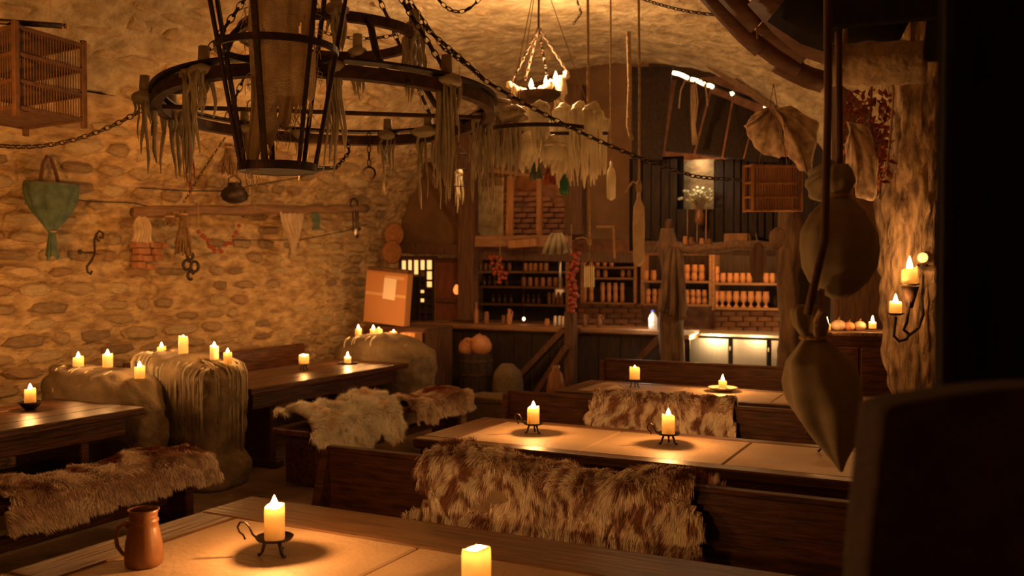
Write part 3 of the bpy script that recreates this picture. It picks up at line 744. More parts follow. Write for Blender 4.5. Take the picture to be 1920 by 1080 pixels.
hbeam('cross_beam', 885, 452, 1068, 452, 20, YF-.12, M_SHELF, 'horizontal sill beam under the loft opening')
hbeam('pale_plank', 955, 459, 1008, 454, 11, YF-.22, M_PINE, 'short pale plank lying on the loft sill beam', 'plank', .10)
hbeam('lintel_rail', 905, 318, 1005, 330, 8, YF-.06, M_SHELF, 'thin sloping rail above the two pale loft posts', 'rail', .05)
hbeam('cross_beam', 885, 478, 1200, 484, 20, YF+.02, M_WOODZ, 'long dark beam above the jar shelves', th=.12)
post_px('loft_post', 955, 330, 446, 12, YF-.02, M_PINE, 'crooked pale orange post standing in the loft opening', 'post', 'slim loft posts', .05, px2=957)
post_px('loft_post', 1012, 334, 446, 10, YF-.02, M_PINE, 'straight pale orange post in the middle of the loft', 'post', 'slim loft posts', .05)
# loft back: plaster strip and bricks
board('plaster_strip', 893, 300, 944, 452, YF+.52, M_VAULT, pt, th=.05)
lb = pt
for r_ in range(9):
    yb = 448-r_*10; x = 940-(r_ % 2)*13
    while x < 1066:
        x2 = min(x+26+R.uniform(-2, 2), 1070)
        if R.random() < .93:
            mb, c = rect_px(x+1.2, yb-8.4, x2-1.2, yb, YF+.55+R.uniform(-.008, .008), .06, .003)
            mb.build('brick', M_DBRICK, pt, c-pt.location)
        x = x2
board('soot_back', 935, 300, 1075, 455, YF+.64, M_DBRICK, pt, th=.04)
# window with horn panes lit from the bar
wn = bpy.data.objects.new('window_1', None); COL.objects.link(wn); wn.location = PY(778, 525, YF); wn['kind'] = 'structure'
def in_w(x0, y0, x1, y1, y, nm, m, th=.03, wob=0): return board(nm, x0, y0, x1, y1, y, m, wn, th=th, wob=wob)
for k, (a, b, c, d) in enumerate([(754, 489, 762, 515), (765, 488, 773, 516), (776, 488, 785, 514), (788, 488, 797, 507), (800, 488, 810, 505), (800, 509, 810, 524), (800, 528, 810, 538), (788, 544, 795, 549), (788, 560, 795, 566)]):
    in_w(a, b, c, d, YF+.03, 'pane', M_PANE, .01)
for xx in (751.5, 763.5, 774.5, 786.5, 798.5, 812): in_w(xx-1.3, 484, xx+1.3, 604, YF, 'muntin', M_DARK, .04)
for yy in (507, 526, 541, 554, 570, 586): in_w(787, yy-1.3, 812, yy+1.3, YF-.01, 'muntin', M_DARK, .04)
in_w(748, 518, 798, 604, YF+.045, 'shutter_board', M_DARK, .03); in_w(798, 541, 812, 604, YF+.045, 'shutter_board', M_DARK, .03)
in_w(740, 480, 818, 487, YF-.02, 'window_frame', M_WOODZ, .08); in_w(740, 602, 818, 609, YF-.02, 'window_frame', M_WOODZ, .08)
# painted cupboard door beside the window
cb = thing('wall_cupboard', PY(848, 600, YF), 'reddish plank cupboard front with a small amber lamp beside the lit window', 'cupboard')
for k in range(4): board('plank', 817+k*15, 484, 831.5+k*15, 600, YF+.02, M_REDP if 'M_REDP' in globals() else M_LEAF, cb, th=.03)
board('cross_rail', 816, 560, 878, 567, YF-.01, M_WOODZ, cb, th=.03); board('cross_rail', 816, 484, 878, 491, YF-.01, M_WOODZ, cb, th=.03)
q = PY(856, 545, YF-.12); t = thing('amber_lamp', q-Vector((0, 0, .05)), 'small amber glass lamp glowing on the red cupboard front', 'lamp')
MB().lathe([(.01, 0), (.035, .02), (.045, .06), (.03, .10), (.012, .13)], 14).build('glass', M_EMBER, t, smooth=True)
MB().lathe([(.014, .13), (.02, .135), (.01, .16)], 12).build('cap', M_RUST, t); MB().tube([(0, 0, .16), (0, 0, .5)], .003, 4).build('cord', M_IRON, t)

# long counter and its braces
def counter(x0, x1, pyt, y, label, depth=.5):
    a = PY(x0, pyt, y); b = PY(x1, pyt, y); t = thing('bar_counter', ((a.x+b.x)/2, y+depth/2, 0), label, 'counter', 'bar counters'); L_ = b.x-a.x; z = a.z
    MB().cbox((0, 0, z-.03), (L_, depth, .06), .01, wob=.003).build('worktop', M_SHELF, t)
    n = max(3, int(L_/.22))
    for k in range(n): MB().cbox((-L_/2+L_*(k+.5)/n, -depth/2+.08+.006*(k % 2), (z-.07)/2), (L_/n-.008, .03, z-.07), .005, wob=.002).build('plank', M_DARK, t)
    return t, z
c1, zc1 = counter(770, 1062, 605, 10.15, 'long dark bar counter below the bottle shelves')
c2, zc2 = counter(1078, 1244, 614, 10.15, 'bar counter with the white bottle between two posts')
post_px('stair_post', 1070, 585, 790, 18, 10.0, M_WOODZ, 'short square post between the two bar counters', 'post', th=.12)
def pole(name, xa, ya, xb, yb, hpx, y, m, label, cat, th=.07): return hbeam(name, xa, ya, xb, yb, hpx, y, m, label, cat, th)
pole('stair_stringer', 975, 705, 1058, 618, 14, 9.98, M_WOODZ, 'sloping stair rail rising towards the short square post', 'rail')
pole('stair_stringer', 1000, 745, 1062, 650, 10, 9.9, M_WOODZ, 'lower sloping stair string behind the clay jug', 'rail')
pole('diagonal_brace', 1175, 700, 1240, 630, 12, 10.0, M_WOODZ, 'diagonal timber strut under the counter with the white bottle', 'brace')
# bottle
q = PY(1224, 613, 10.22); q.z = zc2; t = thing('plastic_bottle', q, 'white plastic bottle with a blue cap on the bar counter', 'bottle')
MB().lathe([(.044, 0), (.05, .01), (.05, .07), (.047, .075), (.05, .08), (.05, .13), (.035, .17), (.018, .185), (.017, .20)], 20).build('bottle_body', M_MILK, t, smooth=True)
MB().lathe([(.020, .20), (.020, .222), (.017, .225)], 14).build('cap', M_BLUE, t)
lamp('bottle_fill', q+Vector((-.06, -.14, .16)), 3.0, .03, (1, .85, .65))  # added light that brightens the white bottle

# vessels on counters and shelves
def vessel(kind, p, h, r, m, label, group, cat):
    t = thing(kind, p, label, cat, group)
    if kind == 'clay_cup': prof = [(r*.72, 0), (r*.8, h*.04), (r*.95, h*.3), (r, h*.55), (r*.8, h*.82), (r*.86, h), (r*.78, h), (r*.7, h*.8), (r*.85, h*.5), (.002, h*.1)]
    elif kind == 'clay_goblet': prof = [(r*.8, 0), (r*.75, h*.05), (r*.32, h*.16), (r*.34, h*.28), (r*.9, h*.42), (r, h*.62), (r*.82, h*.86), (r*.9, h), (r*.82, h), (r*.72, h*.8), (.002, h*.45)]
    elif kind == 'clay_jug': prof = [(r*.6, 0), (r*.7, h*.05), (r, h*.4), (r*.9, h*.62), (r*.5, h*.8), (r*.55, h), (r*.47, h), (r*.42, h*.8), (.002, h*.5)]
    elif kind == 'bottle': prof = [(r*.9, 0), (r, h*.04), (r, h*.55), (r*.75, h*.68), (r*.32, h*.78), (r*.30, h*.95), (r*.38, h*.96), (r*.38, h)]
    else: prof = [(r*.9, 0), (r, h*.05), (r, h*.8), (r*.8, h*.9), (r*.85, h), (r*.75, h), (.002, h*.85)]
    vb = MB().lathe(prof, 14).build({'bottle': 'glass'}.get(kind, 'vessel_body'), m, t, smooth=True)
    if kind == 'bottle': MB().lathe([(r*.28, h*.99), (r*.26, h*1.07)], 8).build('cork', M_PINE, vb)
    if kind == 'clay_jug': MB().tube([(r*.5, 0, h*.9), (r*1.15, 0, h*.85), (r*1.25, 0, h*.65), (r*.95, 0, h*.45)], .007, 6).build('handle', m, t, smooth=True)
    return t
def stack_cups(xs, pyb, hpx, wpx, y, zt, lab, group, kind='clay_cup', double=False, m=None):
    proto = None; ORD = ['first', 'second', 'third', 'fourth', 'fifth', 'sixth', 'seventh', 'last']; num = len(xs)
    for i_, x in enumerate(xs):
        q = PY(x, pyb, y); q.z = zt; k = sc(x, pyb, y); h = hpx*k*(.5 if double else 1)
        for lv in range(2 if double else 1):
            if proto is None: proto = o = vessel(kind, q, h, wpx*k/2, m or M_TERRA, lab, group, 'cup' if 'cup' in kind else kind.replace('clay_', ''))
            else: o = copy_tree(proto)
            w_ = 'only one' if num == 1 else (ORD[i_] if i_ < num-1 else 'last')
            o['label'] = lab
            if num > 1: o['label'] = lab+', '+w_+' from its box-side end'
            if double: o['label'] = o['label'].replace('stacked two high', ('lower' if lv == 0 else 'upper')+' of pair').replace('clay beaker', ('lower' if lv == 0 else 'upper')+' clay beaker').replace('tall clay cup', ('lower' if lv == 0 else 'upper')+' clay cup').replace('stacked in the tall pair', ('below' if lv == 0 else 'on top')+' in the pair')
            o.location = q+Vector((0, R.uniform(-.01, .01), lv*(h+.001))); o.rotation_euler = (0, 0, R.uniform(0, 6))
YS = 11.925
def shelf_unit(x0, x1, y0, y1, shelves, label, ybase=YS, dp=.26):
    a = PY(x0, y1, ybase); b = PY(x1, y0, ybase); t = thing('cup_shelf', ((a.x+b.x)/2, ybase+dp/2, a.z), label, 'shelf', 'shelf units behind the bar')
    cx = (a.x+b.x)/2; H = b.z-a.z; zs = []
    for xx in (a.x, b.x): MB().cbox((xx-cx, 0, H/2), (.035, dp, H), .004, wob=.002).build('side_board', M_SHELF, t)
    for py in shelves:
        z = PY(x0, py, ybase).z; zs.append(z); MB().cbox((0, 0, z-a.z-.015), (b.x-a.x-.036, dp-.01, .03), .004, wob=.002).build('shelf_board', M_SHELF, t)
    MB().cbox((0, dp/2, H/2), (b.x-a.x, .012, H), .003).build('back_board', M_DARK, t)
    return zs
zB = shelf_unit(1203, 1332, 478, 572, [526, 569], 'pine shelf unit partly hidden by the gnarled bar post')
zC = shelf_unit(1337, 1462, 470, 582, [530, 576], 'pine shelf unit of cups and goblets above the steel cabinets')
zA = shelf_unit(1090, 1190, 474, 568, [500, 520, 566], 'shelf unit of tall cups behind the onion braid')
zL = shelf_unit(888, 1062, 486, 600, [508, 536, 568], 'cluttered shelf unit of jars and bottles below the loft')
ym = YS+.10
stack_cups([1343, 1354, 1366, 1380, 1394, 1408, 1422, 1436], 576, 30, 13, ym, zC[1], 'clay goblet above the steel cabinets', 'goblets above the steel cabinets', 'clay_goblet')
stack_cups([1356, 1369, 1381, 1393, 1405, 1437, 1449], 530, 18, 11.5, ym, zC[0], 'small cup shelved over the goblets', 'cups above the steel cabinets')
stack_cups([1343], 530, 30, 13, ym, zC[0], 'clay cup stacked in the tall pair at the shelf divider', 'paired cups at the divider', double=True)
stack_cups([1288, 1302, 1315], 526, 30, 12.5, ym, zB[0], 'cup stacked two high, upper shelf beside gnarled post', 'stacked cups beside the post, upper shelf', double=True)
stack_cups([1288, 1299, 1309.5, 1321], 569, 27, 10.5, ym, zB[1], 'cup stacked two high, lower shelf beside gnarled post', 'stacked cups beside the post, lower shelf', double=True)
stack_cups([1211, 1225], 526, 19, 12, ym, zB[0], 'single cup beyond the gnarled post', 'cups beyond the gnarled post, upper shelf')
stack_cups([1215, 1227, 1238], 569, 27, 10.5, ym, zB[1], 'tall clay cup beyond the gnarled post', 'cups beyond the gnarled post, lower shelf', double=True)
stack_cups([1097, 1109, 1130, 1142, 1154, 1167], 566, 36, 9.5, ym, zA[2], 'slim clay beaker shelved by onion braid', 'beakers by the onion braid', double=True)
stack_cups([1100, 1121, 1135, 1168, 1180], 520, 14, 9, ym, zA[1], 'little cup, middle shelf by onion braid', 'cups on the middle shelf by the braid')
stack_cups([1096, 1108, 1120, 1133, 1146], 500, 14, 9, ym, zA[0], 'little cup, top shelf by onion braid', 'cups on the top shelf by the braid')
stack_cups([902, 911, 919, 931, 943, 955], 508, 15, 8.5, ym, zL[0], 'small brown jar, top shelf below loft', 'jars on the top shelf below the loft', 'storage_jar', m=M_CLAY)
stack_cups([985, 995, 1004, 1014, 1024], 508, 15, 9, ym, zL[0], 'pale clay jar, top shelf below loft', 'pale jars on the top shelf below the loft', 'storage_jar')
stack_cups([897, 908, 918, 928, 939, 950], 536, 16, 7.5, ym, zL[1], 'brown bottle, middle shelf below loft', 'bottles on the middle shelf', 'bottle', m=M_GLASS)
stack_cups([982, 994, 1006, 1018, 1030, 1042, 1052], 536, 17, 9, ym, zL[1], 'clay jar, middle shelf below loft', 'clay jars on the middle shelf', 'storage_jar')
stack_cups([925, 936, 947, 958, 981, 990, 1000, 1010], 568, 15, 7, ym, zL[2], 'dark bottle, lower shelf below loft', 'bottles on the lower shelf', 'bottle', m=M_GLASS)
stack_cups([1030, 1038, 1046, 1054], 568, 22, 7, ym, zL[2], 'slim pale beaker, lower shelf below loft', 'pale beakers on the lower shelf', 'storage_jar', m=M_PINE)
yc = 10.3
for (x, h, w_, kind, m, lab, cat) in [(893, 38, 8, 'bottle', M_PINE, 'tall pale bottle on the long counter beside the oak post', 'bottle'), (912, 24, 9, 'storage_jar', M_CLAY, 'brown jar next to the tall pale bottle', 'jar'),
    (944, 18, 7, 'clay_cup', M_CLAY, 'small brown cup in the middle of the long counter', 'cup'), (955, 30, 10, 'clay_jug', M_TERRA, 'clay jug in the middle of the long counter', 'jug'),
    (1026, 14, 9, 'clay_cup', M_TERRA, 'squat clay cup near the steel tumblers', 'cup')]:
    q = PY(x, 605, yc); q.z = zc1; k = sc(x, 605, yc); vessel(kind, q, h*k, w_*k/2*1.1, m, lab, None, cat)
stack_cups([1041, 1049, 1057], 605, 20, 7, yc, zc1, 'steel tumbler near the square post', 'steel tumblers on the counter', 'storage_jar', m=M_STEEL)
for (x, w_, lab) in [(1096, 10, 'dark clay jug on the counter beside the short square post'), (1124, 12, 'dark clay jug in the middle of the bottle counter')]:
    q = PY(x, 612, yc); q.z = zc2; k = sc(x, 612, yc); vessel('clay_jug', q, 24*k, w_*k/2, M_CLAY, lab, None, 'jug')
q = PY(982, 598, 10.5); t = thing('small_bulb', q, 'tiny bright bulb hanging over the long counter', 'lamp')
MB().blob((0, 0, 0), (.016, .016, .022), 0).build('bulb', M_BULB, t, smooth=True); MB().tube([(0, 0, .02), (0, 0, .9)], .003, 4).build('cord', M_IRON, t)
q = PY(1050, 545, 10.9); t = thing('steel_tap_unit', q, 'shiny steel drinks tap above the long counter', 'tap')
MB().cbox((0, 0, 0), (.12, .08, .05), .01).build('tap_body', M_STEEL, t); 
for dx in (-.03, .03): MB().lathe([(.012, -.09), (.014, -.03), (.012, 0)], 10, (dx, -.05, 0)).build('nozzle', M_STEEL, t, smooth=True)
MB().tube([(0, 0, 0), (0, 0, .62)], .018, 8).build('stem', M_STEEL, t, smooth=True)
# bricks of the back wall seen under the shelves
def brick_patch(x0, x1, ya, yb, y, wpx, hpx):
    r_ = 0; py = yb
    while py > ya:
        x = x0-(r_ % 2)*wpx/2
        while x < x1:
            a, b = max(x, x0)+.9, min(x+wpx, x1)-.9
            if b-a > 3: mb, c = rect_px(a, py-hpx+1.6, b, py, y+R.uniform(-.008, .008), .07, .004); mb.build('brick', M_BRICK if R.random() < .6 else M_DBRICK, wall_back, c-wall_back.location)
            x += wpx
        py -= hpx; r_ += 1
brick_patch(1085, 1205, 568, 616, 12.17, 27, 10)
brick_patch(1340, 1470, 584, 622, 12.17, 27, 10)
# steel cabinets
a = PY(1272, 690, 10.9); b = PY(1478, 626, 10.9); zt = PY(1380, 626, 10.9).z
t = thing('steel_cabinet', ((a.x+b.x)/2, 11.2, 0), 'row of brushed steel refrigerator cabinets behind the bar', 'fridge'); L_ = b.x-a.x; cx = (a.x+b.x)/2
MB().cbox((0, 0, zt/2-.03), (L_, .56, zt-.08), .01).build('cabinet_body', M_STEEL, t)
MB().cbox((0, -.01, zt-.02), (L_+.02, .62, .035), .006).build('worktop', M_STEEL, t)
for k, (xa, xb) in enumerate([(1283, 1366), (1374, 1438), (1446, 1474)]):
    pa = PY(xa, 680, 10.9).x-cx; pb = PY(xb, 680, 10.9).x-cx
    for (z0, z1) in ((.08, .50), (.52, zt-.06)):
        d = MB().cbox(((pa+pb)/2, -.295, (z0+z1)/2), (pb-pa, .02, z1-z0), .006).build('door', M_STEEL, t)
for xx in (1370, 1442):
    p_ = PY(xx, 650, 10.9).x-cx; MB().cbox((p_, -.30, zt*.5), (.035, .03, zt-.12), .005).build('divider', M_BLACK, t); MB().cbox((p_, -.325, zt-.17), (.022, .02, .05), .004).build('latch', M_STEEL, t)
lamp('cabinet_fill', (-2.95, 10.45, .90), 11, .05, (1, .62, .26));  # added lights for the gleam on the steel doors and the shelves
lamp('cabinet_fill', (-2.45, 10.45, .90), 6, .05, (1, .6, .25)); lamp('cabinet_fill', (-2.6, 11.2, 1.95), 12, .05, (1, .55, .2))
q = PY(1292, 628, 10.4); t = thing('dish_stack', q, 'low white dish and glasses beside the steel cabinets', 'dish')
MB().lathe([(.06, 0), (.10, .02), (.12, .05), (.11, .05), (.06, .02), (.002, .012)], 20).build('dish_body', M_MILK, t, smooth=True)
tt = thing('side_counter', (q.x-.15, q.y+.1, 0), 'narrow dark counter carrying the white dish', 'counter')
MB().cbox((0, 0, q.z-.025), (.36, .4, .05), .008).build('worktop', M_SHELF, tt)
for k in range(3): MB().cbox((-.12+.12*k, -.15, (q.z-.05)/2), (.115, .03, q.z-.05), .004, wob=.002).build('plank', M_DARK, tt)

# gnarled bar post with ragged skirt of sacking
def trunk(name, pts, rad, m, seed, parent=None, n=18, amp=.25):
    """bumpy tapering post along a path"""
    mb = MB(); path = [Vector(p) for p in pts]; seg = []; rr = []
    for k in range(len(path)-1):
        for q in range(8): f = q/8; seg.append(path[k].lerp(path[k+1], f)); rr.append(rad[k]*(1-f)+rad[k+1]*f)
    seg.append(path[-1]); rr.append(rad[-1])
    ang = np.linspace(0, 2*PI, n, endpoint=False); V = []
    for c, r0 in zip(seg, rr):
        q = np.stack([np.cos(ang)*2.6, np.sin(ang)*2.6, np.full(n, c.z*1.7)], 1)
        k = 1+amp*2*(fbm(q+seed, 4, seed)-.5)+amp*.5*(np.abs(fbm(q*2.2+seed, 3, seed+3)-.5)*4-.5)
        for a, kk in zip(ang, k): V.append((c.x+r0*kk*math.cos(a), c.y+r0*kk*math.sin(a), c.z))
    fs = [(j*n+i, j*n+(i+1) % n, (j+1)*n+(i+1) % n, (j+1)*n+i) for j in range(len(seg)-1) for i in range(n)]
    fs += [tuple(range(n-1, -1, -1)), tuple((len(seg)-1)*n+i for i in range(n))]
    return mb.add(V, fs).build(name, m, parent, smooth=True)
q = PY(1258, 760, 9.9); t = thing('gnarled_bar_post', (q.x, q.y, 0), 'gnarled tree-trunk post with forked top at the middle of the bar', 'post')
pz = lambda px, py: Vector((PY(px, py, 9.9).x-q.x, 0, PY(px, py, 9.9).z))
trunk('trunk', [Vector((.02, 0, 0)), pz(1262, 690), pz(1258, 600), pz(1262, 520), pz(1256, 470), pz(1252, 428)], [.15, .14, .13, .12, .13, .07], M_BARK, 3, t)
MB().tube([pz(1254, 462), pz(1238, 452), pz(1226, 470), pz(1214, 462)], [.04, .03, .022, .012], 7).build('branch', M_BARK, t, smooth=True)
MB().lathe([(.03, 0), (.05, .02), (.045, .12), (.02, .15)], 10, pz(1254, 436)).build('knob', M_WOODZ, t, smooth=True)
def rag(name, x, y, z_top, w_top, w_bot, length, m, label, cat='cloth', seed=0, th=.012, folds=4, group=None, amp=.035, ragged=.08, rz=YAW, shear=0):
    """hanging pleated cloth with an uneven hem"""
    t = thing(name, (x, y, z_top), label, cat, group, rz); nu, nv = 34, 22; V = []; rr = random.Random(seed)
    ph = rr.random()*6; hem = fbm(np.array([[i*.35, seed, 0.5] for i in range(nu)]), 3, seed)
    for j in range(nv):
        v = j/(nv-1)
        for i in range(nu):
            u = i/(nu-1); wd = w_top+(w_bot-w_top)*v**.7; L_ = length*(1-ragged*4*abs(hem[i]-.5)*v-ragged*(.5+.5*math.sin(u*5+ph))*v)
            V.append(((u-.5)*wd+shear*v, amp*math.sin(u*folds*2*PI+ph+.8*v)*(.25+.75*v)+.02*math.sin(v*6+u*3), -L_*v))
    o = MB().add(V, [(j*nu+i, j*nu+i+1, (j+1)*nu+i+1, (j+1)*nu+i) for j in range(nv-1) for i in range(nu-1)]).build('cloth', m, t, smooth=True)
    s_ = o.modifiers.new('s', 'SOLIDIFY'); s_.thickness = th; return t
q2 = PY(1264, 465, 9.72); rag('sacking_skirt', q2.x, q2.y, q2.z, .10, .34, .80, M_BARK, 'ragged brown sacking tied around the gnarled bar post', seed=4, folds=3, amp=.05, ragged=.12)
# second gnarled post
q = PY(1475, 760, 9.6); t = thing('gnarled_bar_post', (q.x, q.y, 0), 'gnarled post with burls beside the oval hanging board', 'post')
pz = lambda px, py: Vector((PY(px, py, 9.6).x-q.x, 0, PY(px, py, 9.6).z))
trunk('trunk', [Vector((0, 0, 0)), pz(1478, 690), pz(1482, 600), pz(1476, 520), pz(1482, 450), pz(1478, 385)], [.14, .12, .10, .11, .12, .10], M_BARK, 8, t)
MB().blob(pz(1463, 446)+Vector((0, -.05, 0)), (.11, .08, .11), .2).build('burl', M_BARK, t, smooth=True)
# boughs across above the cup shelves
def bough(pts, y, rad, m, label, cat='bough', seed=0):
    q = [PY(a, b, y) for a, b in pts]; c = q[0]; t = thing('crooked_bough', c, label, cat); qs = [p-c for p in q]; out = []
    for k in range(len(qs)-1):
        for f in (0, .33, .66): out.append(qs[k].lerp(qs[k+1], f)+Vector((0, R.uniform(-.01, .01), R.uniform(-.012, .012))))
    out.append(qs[-1]); MB().tube(out, [rad*R.uniform(.8, 1.2) for _ in out], 8).build('wood', m, t, smooth=True); return t
bough([(1262, 462), (1300, 468), (1340, 466), (1400, 458), (1470, 462)], 9.85, .05, M_LOG, 'crooked pale bough laid across the tops of the bar posts')
for k, (x, h, m, lab) in enumerate([(1285, 16, M_TERRA, 'clay pot on the crooked bough beside the bar post'), (1296, 14, M_CLAY, 'little brown pot on the crooked bough'), (1316, 12, M_TERRA, 'squat pot in the middle of the crooked bough'), (1330, 11, M_CLAY, 'smallest brown pot on the crooked bough')]):
    q = PY(x, 461, 9.85); k_ = sc(x, 461, 9.85); vessel('clay_cup', q+Vector((0, 0, .012)), h*k_, 5*k_, m, lab, None, 'cup')
q = PY(1382, 450, 10.3); board('wooden_box', 1360, 438, 1405, 458, 10.3, M_PINE, None, 'small plain wooden box above the cup shelves', 'box', th=.15)
hbeam('cross_beam', 1190, 462, 1480, 470, 16, 10.35, M_WOODZ, 'dark beam carrying the box above the cup shelves')
# oval board and round discs
t = thing('oval_board', PY(1420, 492, 9.75), 'oval dark wooden board hanging in front of the cup shelves', 'board', rz=YAW)
MB().lathe([(.08, -.012), (.085, 0), (.08, .012)], 28, ax=Matrix.Rotation(PI/2, 3, 'X')).build('board_body', M_WOODZ, t).scale = (1, 1, 2.5)
MB().tube([(0, 0, .20), (0, .06, .30)], .004, 5).build('string', M_ROPE, t)
for (x, y_, lab) in ((739, 440, 'round woven disc, upper of the pair by the lit window'), (735, 473, 'round woven disc, lower of the pair by the lit window')):
    q = PY(x, y_, 10.05 if y_ < 450 else 9.98); t = thing('basket_disc', q, lab, 'basket', 'round woven discs'); rx = Matrix.Rotation(PI/2, 3, 'X')
    MB().lathe([(.002, -.03), (.10, -.028), (.138, -.012), (.148, .006), (.14, .010), (.12, 0), (.002, .004)], 28, ax=rx).build('woven_body', M_CURVE2, t, smooth=True)
    for r_ in (.05, .09, .125): MB().torus((0, .028, 0), r_, .005, 24, 5, ax=rx).build('coil', M_WICKER, t)
    for r_ in (.14,): MB().torus((0, 0, 0), r_+.004, .009, 28, 6, ax=rx).build('rim', M_WICKER, t, smooth=True)
# cardboard box on crate
k = sc(725, 563, 9.1)
q = PY(727, 613, 9.1); ct = thing('wooden_crate', (q.x+.08, 9.42, 0), 'dark plank crate under the cardboard box', 'crate')
zc = q.z
for kk in range(5): MB().cbox((0, -.30, zc*(kk+.5)/5), (.86, .03, zc/5-.01), .005, wob=.002).build('slat', M_WOODY if kk % 2 else M_WOOD, ct)
for sx in (-.42, .42): MB().cbox((sx, .0, zc/2), (.03, .6, zc), .005).build('side_board', M_WOODZ, ct)
MB().cbox((0, 0, zc-.012), (.88, .62, .022), .004).build('top_board', M_WOODZ, ct)
bx = thing('cardboard_box', (q.x-.09, 9.20, zc+.001), 'tall taped cardboard box with a blank white sheet stuck on it', 'box', rz=.0)
bw, bh, bd = 93*k, 99*k, .12
rt = Matrix.Rotation(.06, 3, 'Y')
for nm, c, d, m in (('box_body', (0, 0, bh/2), (bw, bd, bh), M_CARD), ('tape', (0, -bd/2-.002, bh*.56), (bw*.99, .002, .035), M_TAPE), ('tape', (bw*.20, -bd/2-.003, bh*.90), (bw*.46, .002, .04), M_TAPE), ('paper_sheet', (bw*.10, -bd/2-.006, bh*.68), (.175, .003, .25), M_PAPER)):
    mb = MB().cbox((0, 0, 0), d, .003); qq = Matrix.Rotation(.04 if nm == 'paper_sheet' else 0, 3, 'Y')
    mb.v = [tuple(qq @ Vector(v)+Vector(c)) for v in mb.v]; o = mb.build(nm, m, bx)
MB().cbox((.03, -.02, bh+.022), (bw*.98, bd+.02, .04), .004).build('lid_flap', M_WOODZ, bx); bx.rotation_euler = (0, .085, 0); bx.location.z += .03
q = PY(771, 646, 8.95); t = thing('cardboard_box', q, 'small open cardboard box with pale tape behind the far boulder', 'box'); 
MB().cbox((0, 0, .07), (.20, .16, .14), .003).build('box_body', M_CARD, t)
for dx in (-.05, .03): MB().box((dx, -.082, .07), (.022, .002, .138)).build('tape', M_TAPE, t)
bxs = thing('low_shelf', (q.x, q.y, 0), 'low dark stand carrying the small cardboard box', 'stand'); MB().cbox((0, 0, q.z-.02), (.26, .2, .035), .004).build('stand_top', M_WOOD, bxs)
for sx in (-.1, .1): MB().cbox((sx, 0, (q.z-.035)/2), (.04, .16, q.z-.035), .004).build('leg', M_WOOD, bxs)
# barrel with jars, sack, clay jug, straw bale
q = PY(893, 700, 9.7); t = thing('oak_barrel', (q.x, 9.7, 0), 'dark open barrel with iron hoops at the foot of the bar', 'barrel'); H = PY(893, 662, 9.7).z
for i in range(14):
    a0, a1 = 2*PI*i/14, 2*PI*(i+1)/14-.02; V = []
    for j in range(6):
        v = j/5; r_ = .185+.03*math.sin(v*PI)
        for (a, rr) in ((a0, r_), (a1, r_), (a1, r_-.02), (a0, r_-.02)): V.append((rr*math.cos(a), rr*math.sin(a), H*v))
    F_ = [(j*4+e, j*4+(e+1) % 4, (j+1)*4+(e+1) % 4, (j+1)*4+e) for j in range(5) for e in range(4)]+[(3, 2, 1, 0), (20, 21, 22, 23)]
    MB().add(V, F_).build('stave', M_DARK, t)
for z in (.12, .35, .65, .88): MB().band((0, 0, H*z), .189+.03*math.sin(z*PI), .03, .006, 28).build('hoop', M_RUST, t)
MB().lathe([(.19, H*.93), (.19, H*.95)], 20).build('barrel_head', M_DARK, t)
for (x, y_, r_, tilt, lab) in ((876, 652, .105, .5, 'round clay crock lying on the barrel'), (902, 648, .125, -.5, 'larger clay crock tilted on the barrel')):
    p_ = PY(x, y_, 9.66); t = thing('clay_crock', p_, lab, 'crock', 'crocks on the barrel'); ax = Matrix.Rotation(tilt, 3, 'Y') @ Matrix.Rotation(.4, 3, 'X')
    MB().lathe([(.6*r_, -r_*.9), (.9*r_, -r_*.5), (r_, 0), (.9*r_, r_*.5), (.6*r_, r_*.85), (.62*r_, r_), (.5*r_, r_), (.4*r_, r_*.7), (.002, 0)], 20, ax=ax).build('crock_body', M_TERRA, t, smooth=True)
def sackbag(name, p, r_, h, m, label, seed=0):
    t = thing(name, p, label, 'sack'); n, mm = 26, 16; V = []
    for j in range(mm):
        v = j/(mm-1); rad = r_*(.88+.22*math.sin(v*PI))*(1 if v < .85 else 1-.5*(v-.85)/.15)
        for i in range(n):
            a = 2*PI*i/n; k_ = 1+.06*math.sin(5*a+v*3+seed)+.04*math.sin(9*a-v*6); V.append((rad*k_*math.cos(a), rad*k_*math.sin(a), h*v))
    MB().add(V, [(j*n+i, j*n+(i+1) % n, (j+1)*n+(i+1) % n, (j+1)*n+i) for j in range(mm-1) for i in range(n)]+[tuple(range(n-1, -1, -1)), tuple((mm-1)*n+i for i in range(n))]).build('sack_body', m, t, smooth=True); return t
q = PY(951, 690, 9.6); sackbag('grain_sack', (q.x, 9.6, 0), .16, PY(951, 682, 9.6).z, M_HESS, 'squat brown sack beside the barrel', 3)
q = PY(1042, 735, 9.3); t = thing('clay_floor_jar', (q.x, 9.3, 0), 'rust brown clay jar on the floor by the short square post', 'jar'); Hj = PY(1042, 685, 9.3).z
MB().lathe([(.06, 0), (.10, Hj*.3), (.105, Hj*.6), (.08, Hj*.85), (.04, Hj*.93), (.05, Hj), (.04, Hj), (.03, Hj*.9), (.002, Hj*.6)], 20).build('jar_body', M_CLAY, t, smooth=True)
q = PY(915, 745, 8.4); t = thing('rough_chest', (q.x, 8.6, 0), 'low rough-topped chest in the aisle before the barrel', 'chest'); Hc = q.z
MB().cbox((0, 0, Hc*.42), (.52, .40, Hc*.84), .01, wob=.006).build('chest_body', M_HESS, t); MB().cbox((0, 0, Hc*.92), (.55, .43, Hc*.14), .015, wob=.012).build('lid', M_HESS, t)
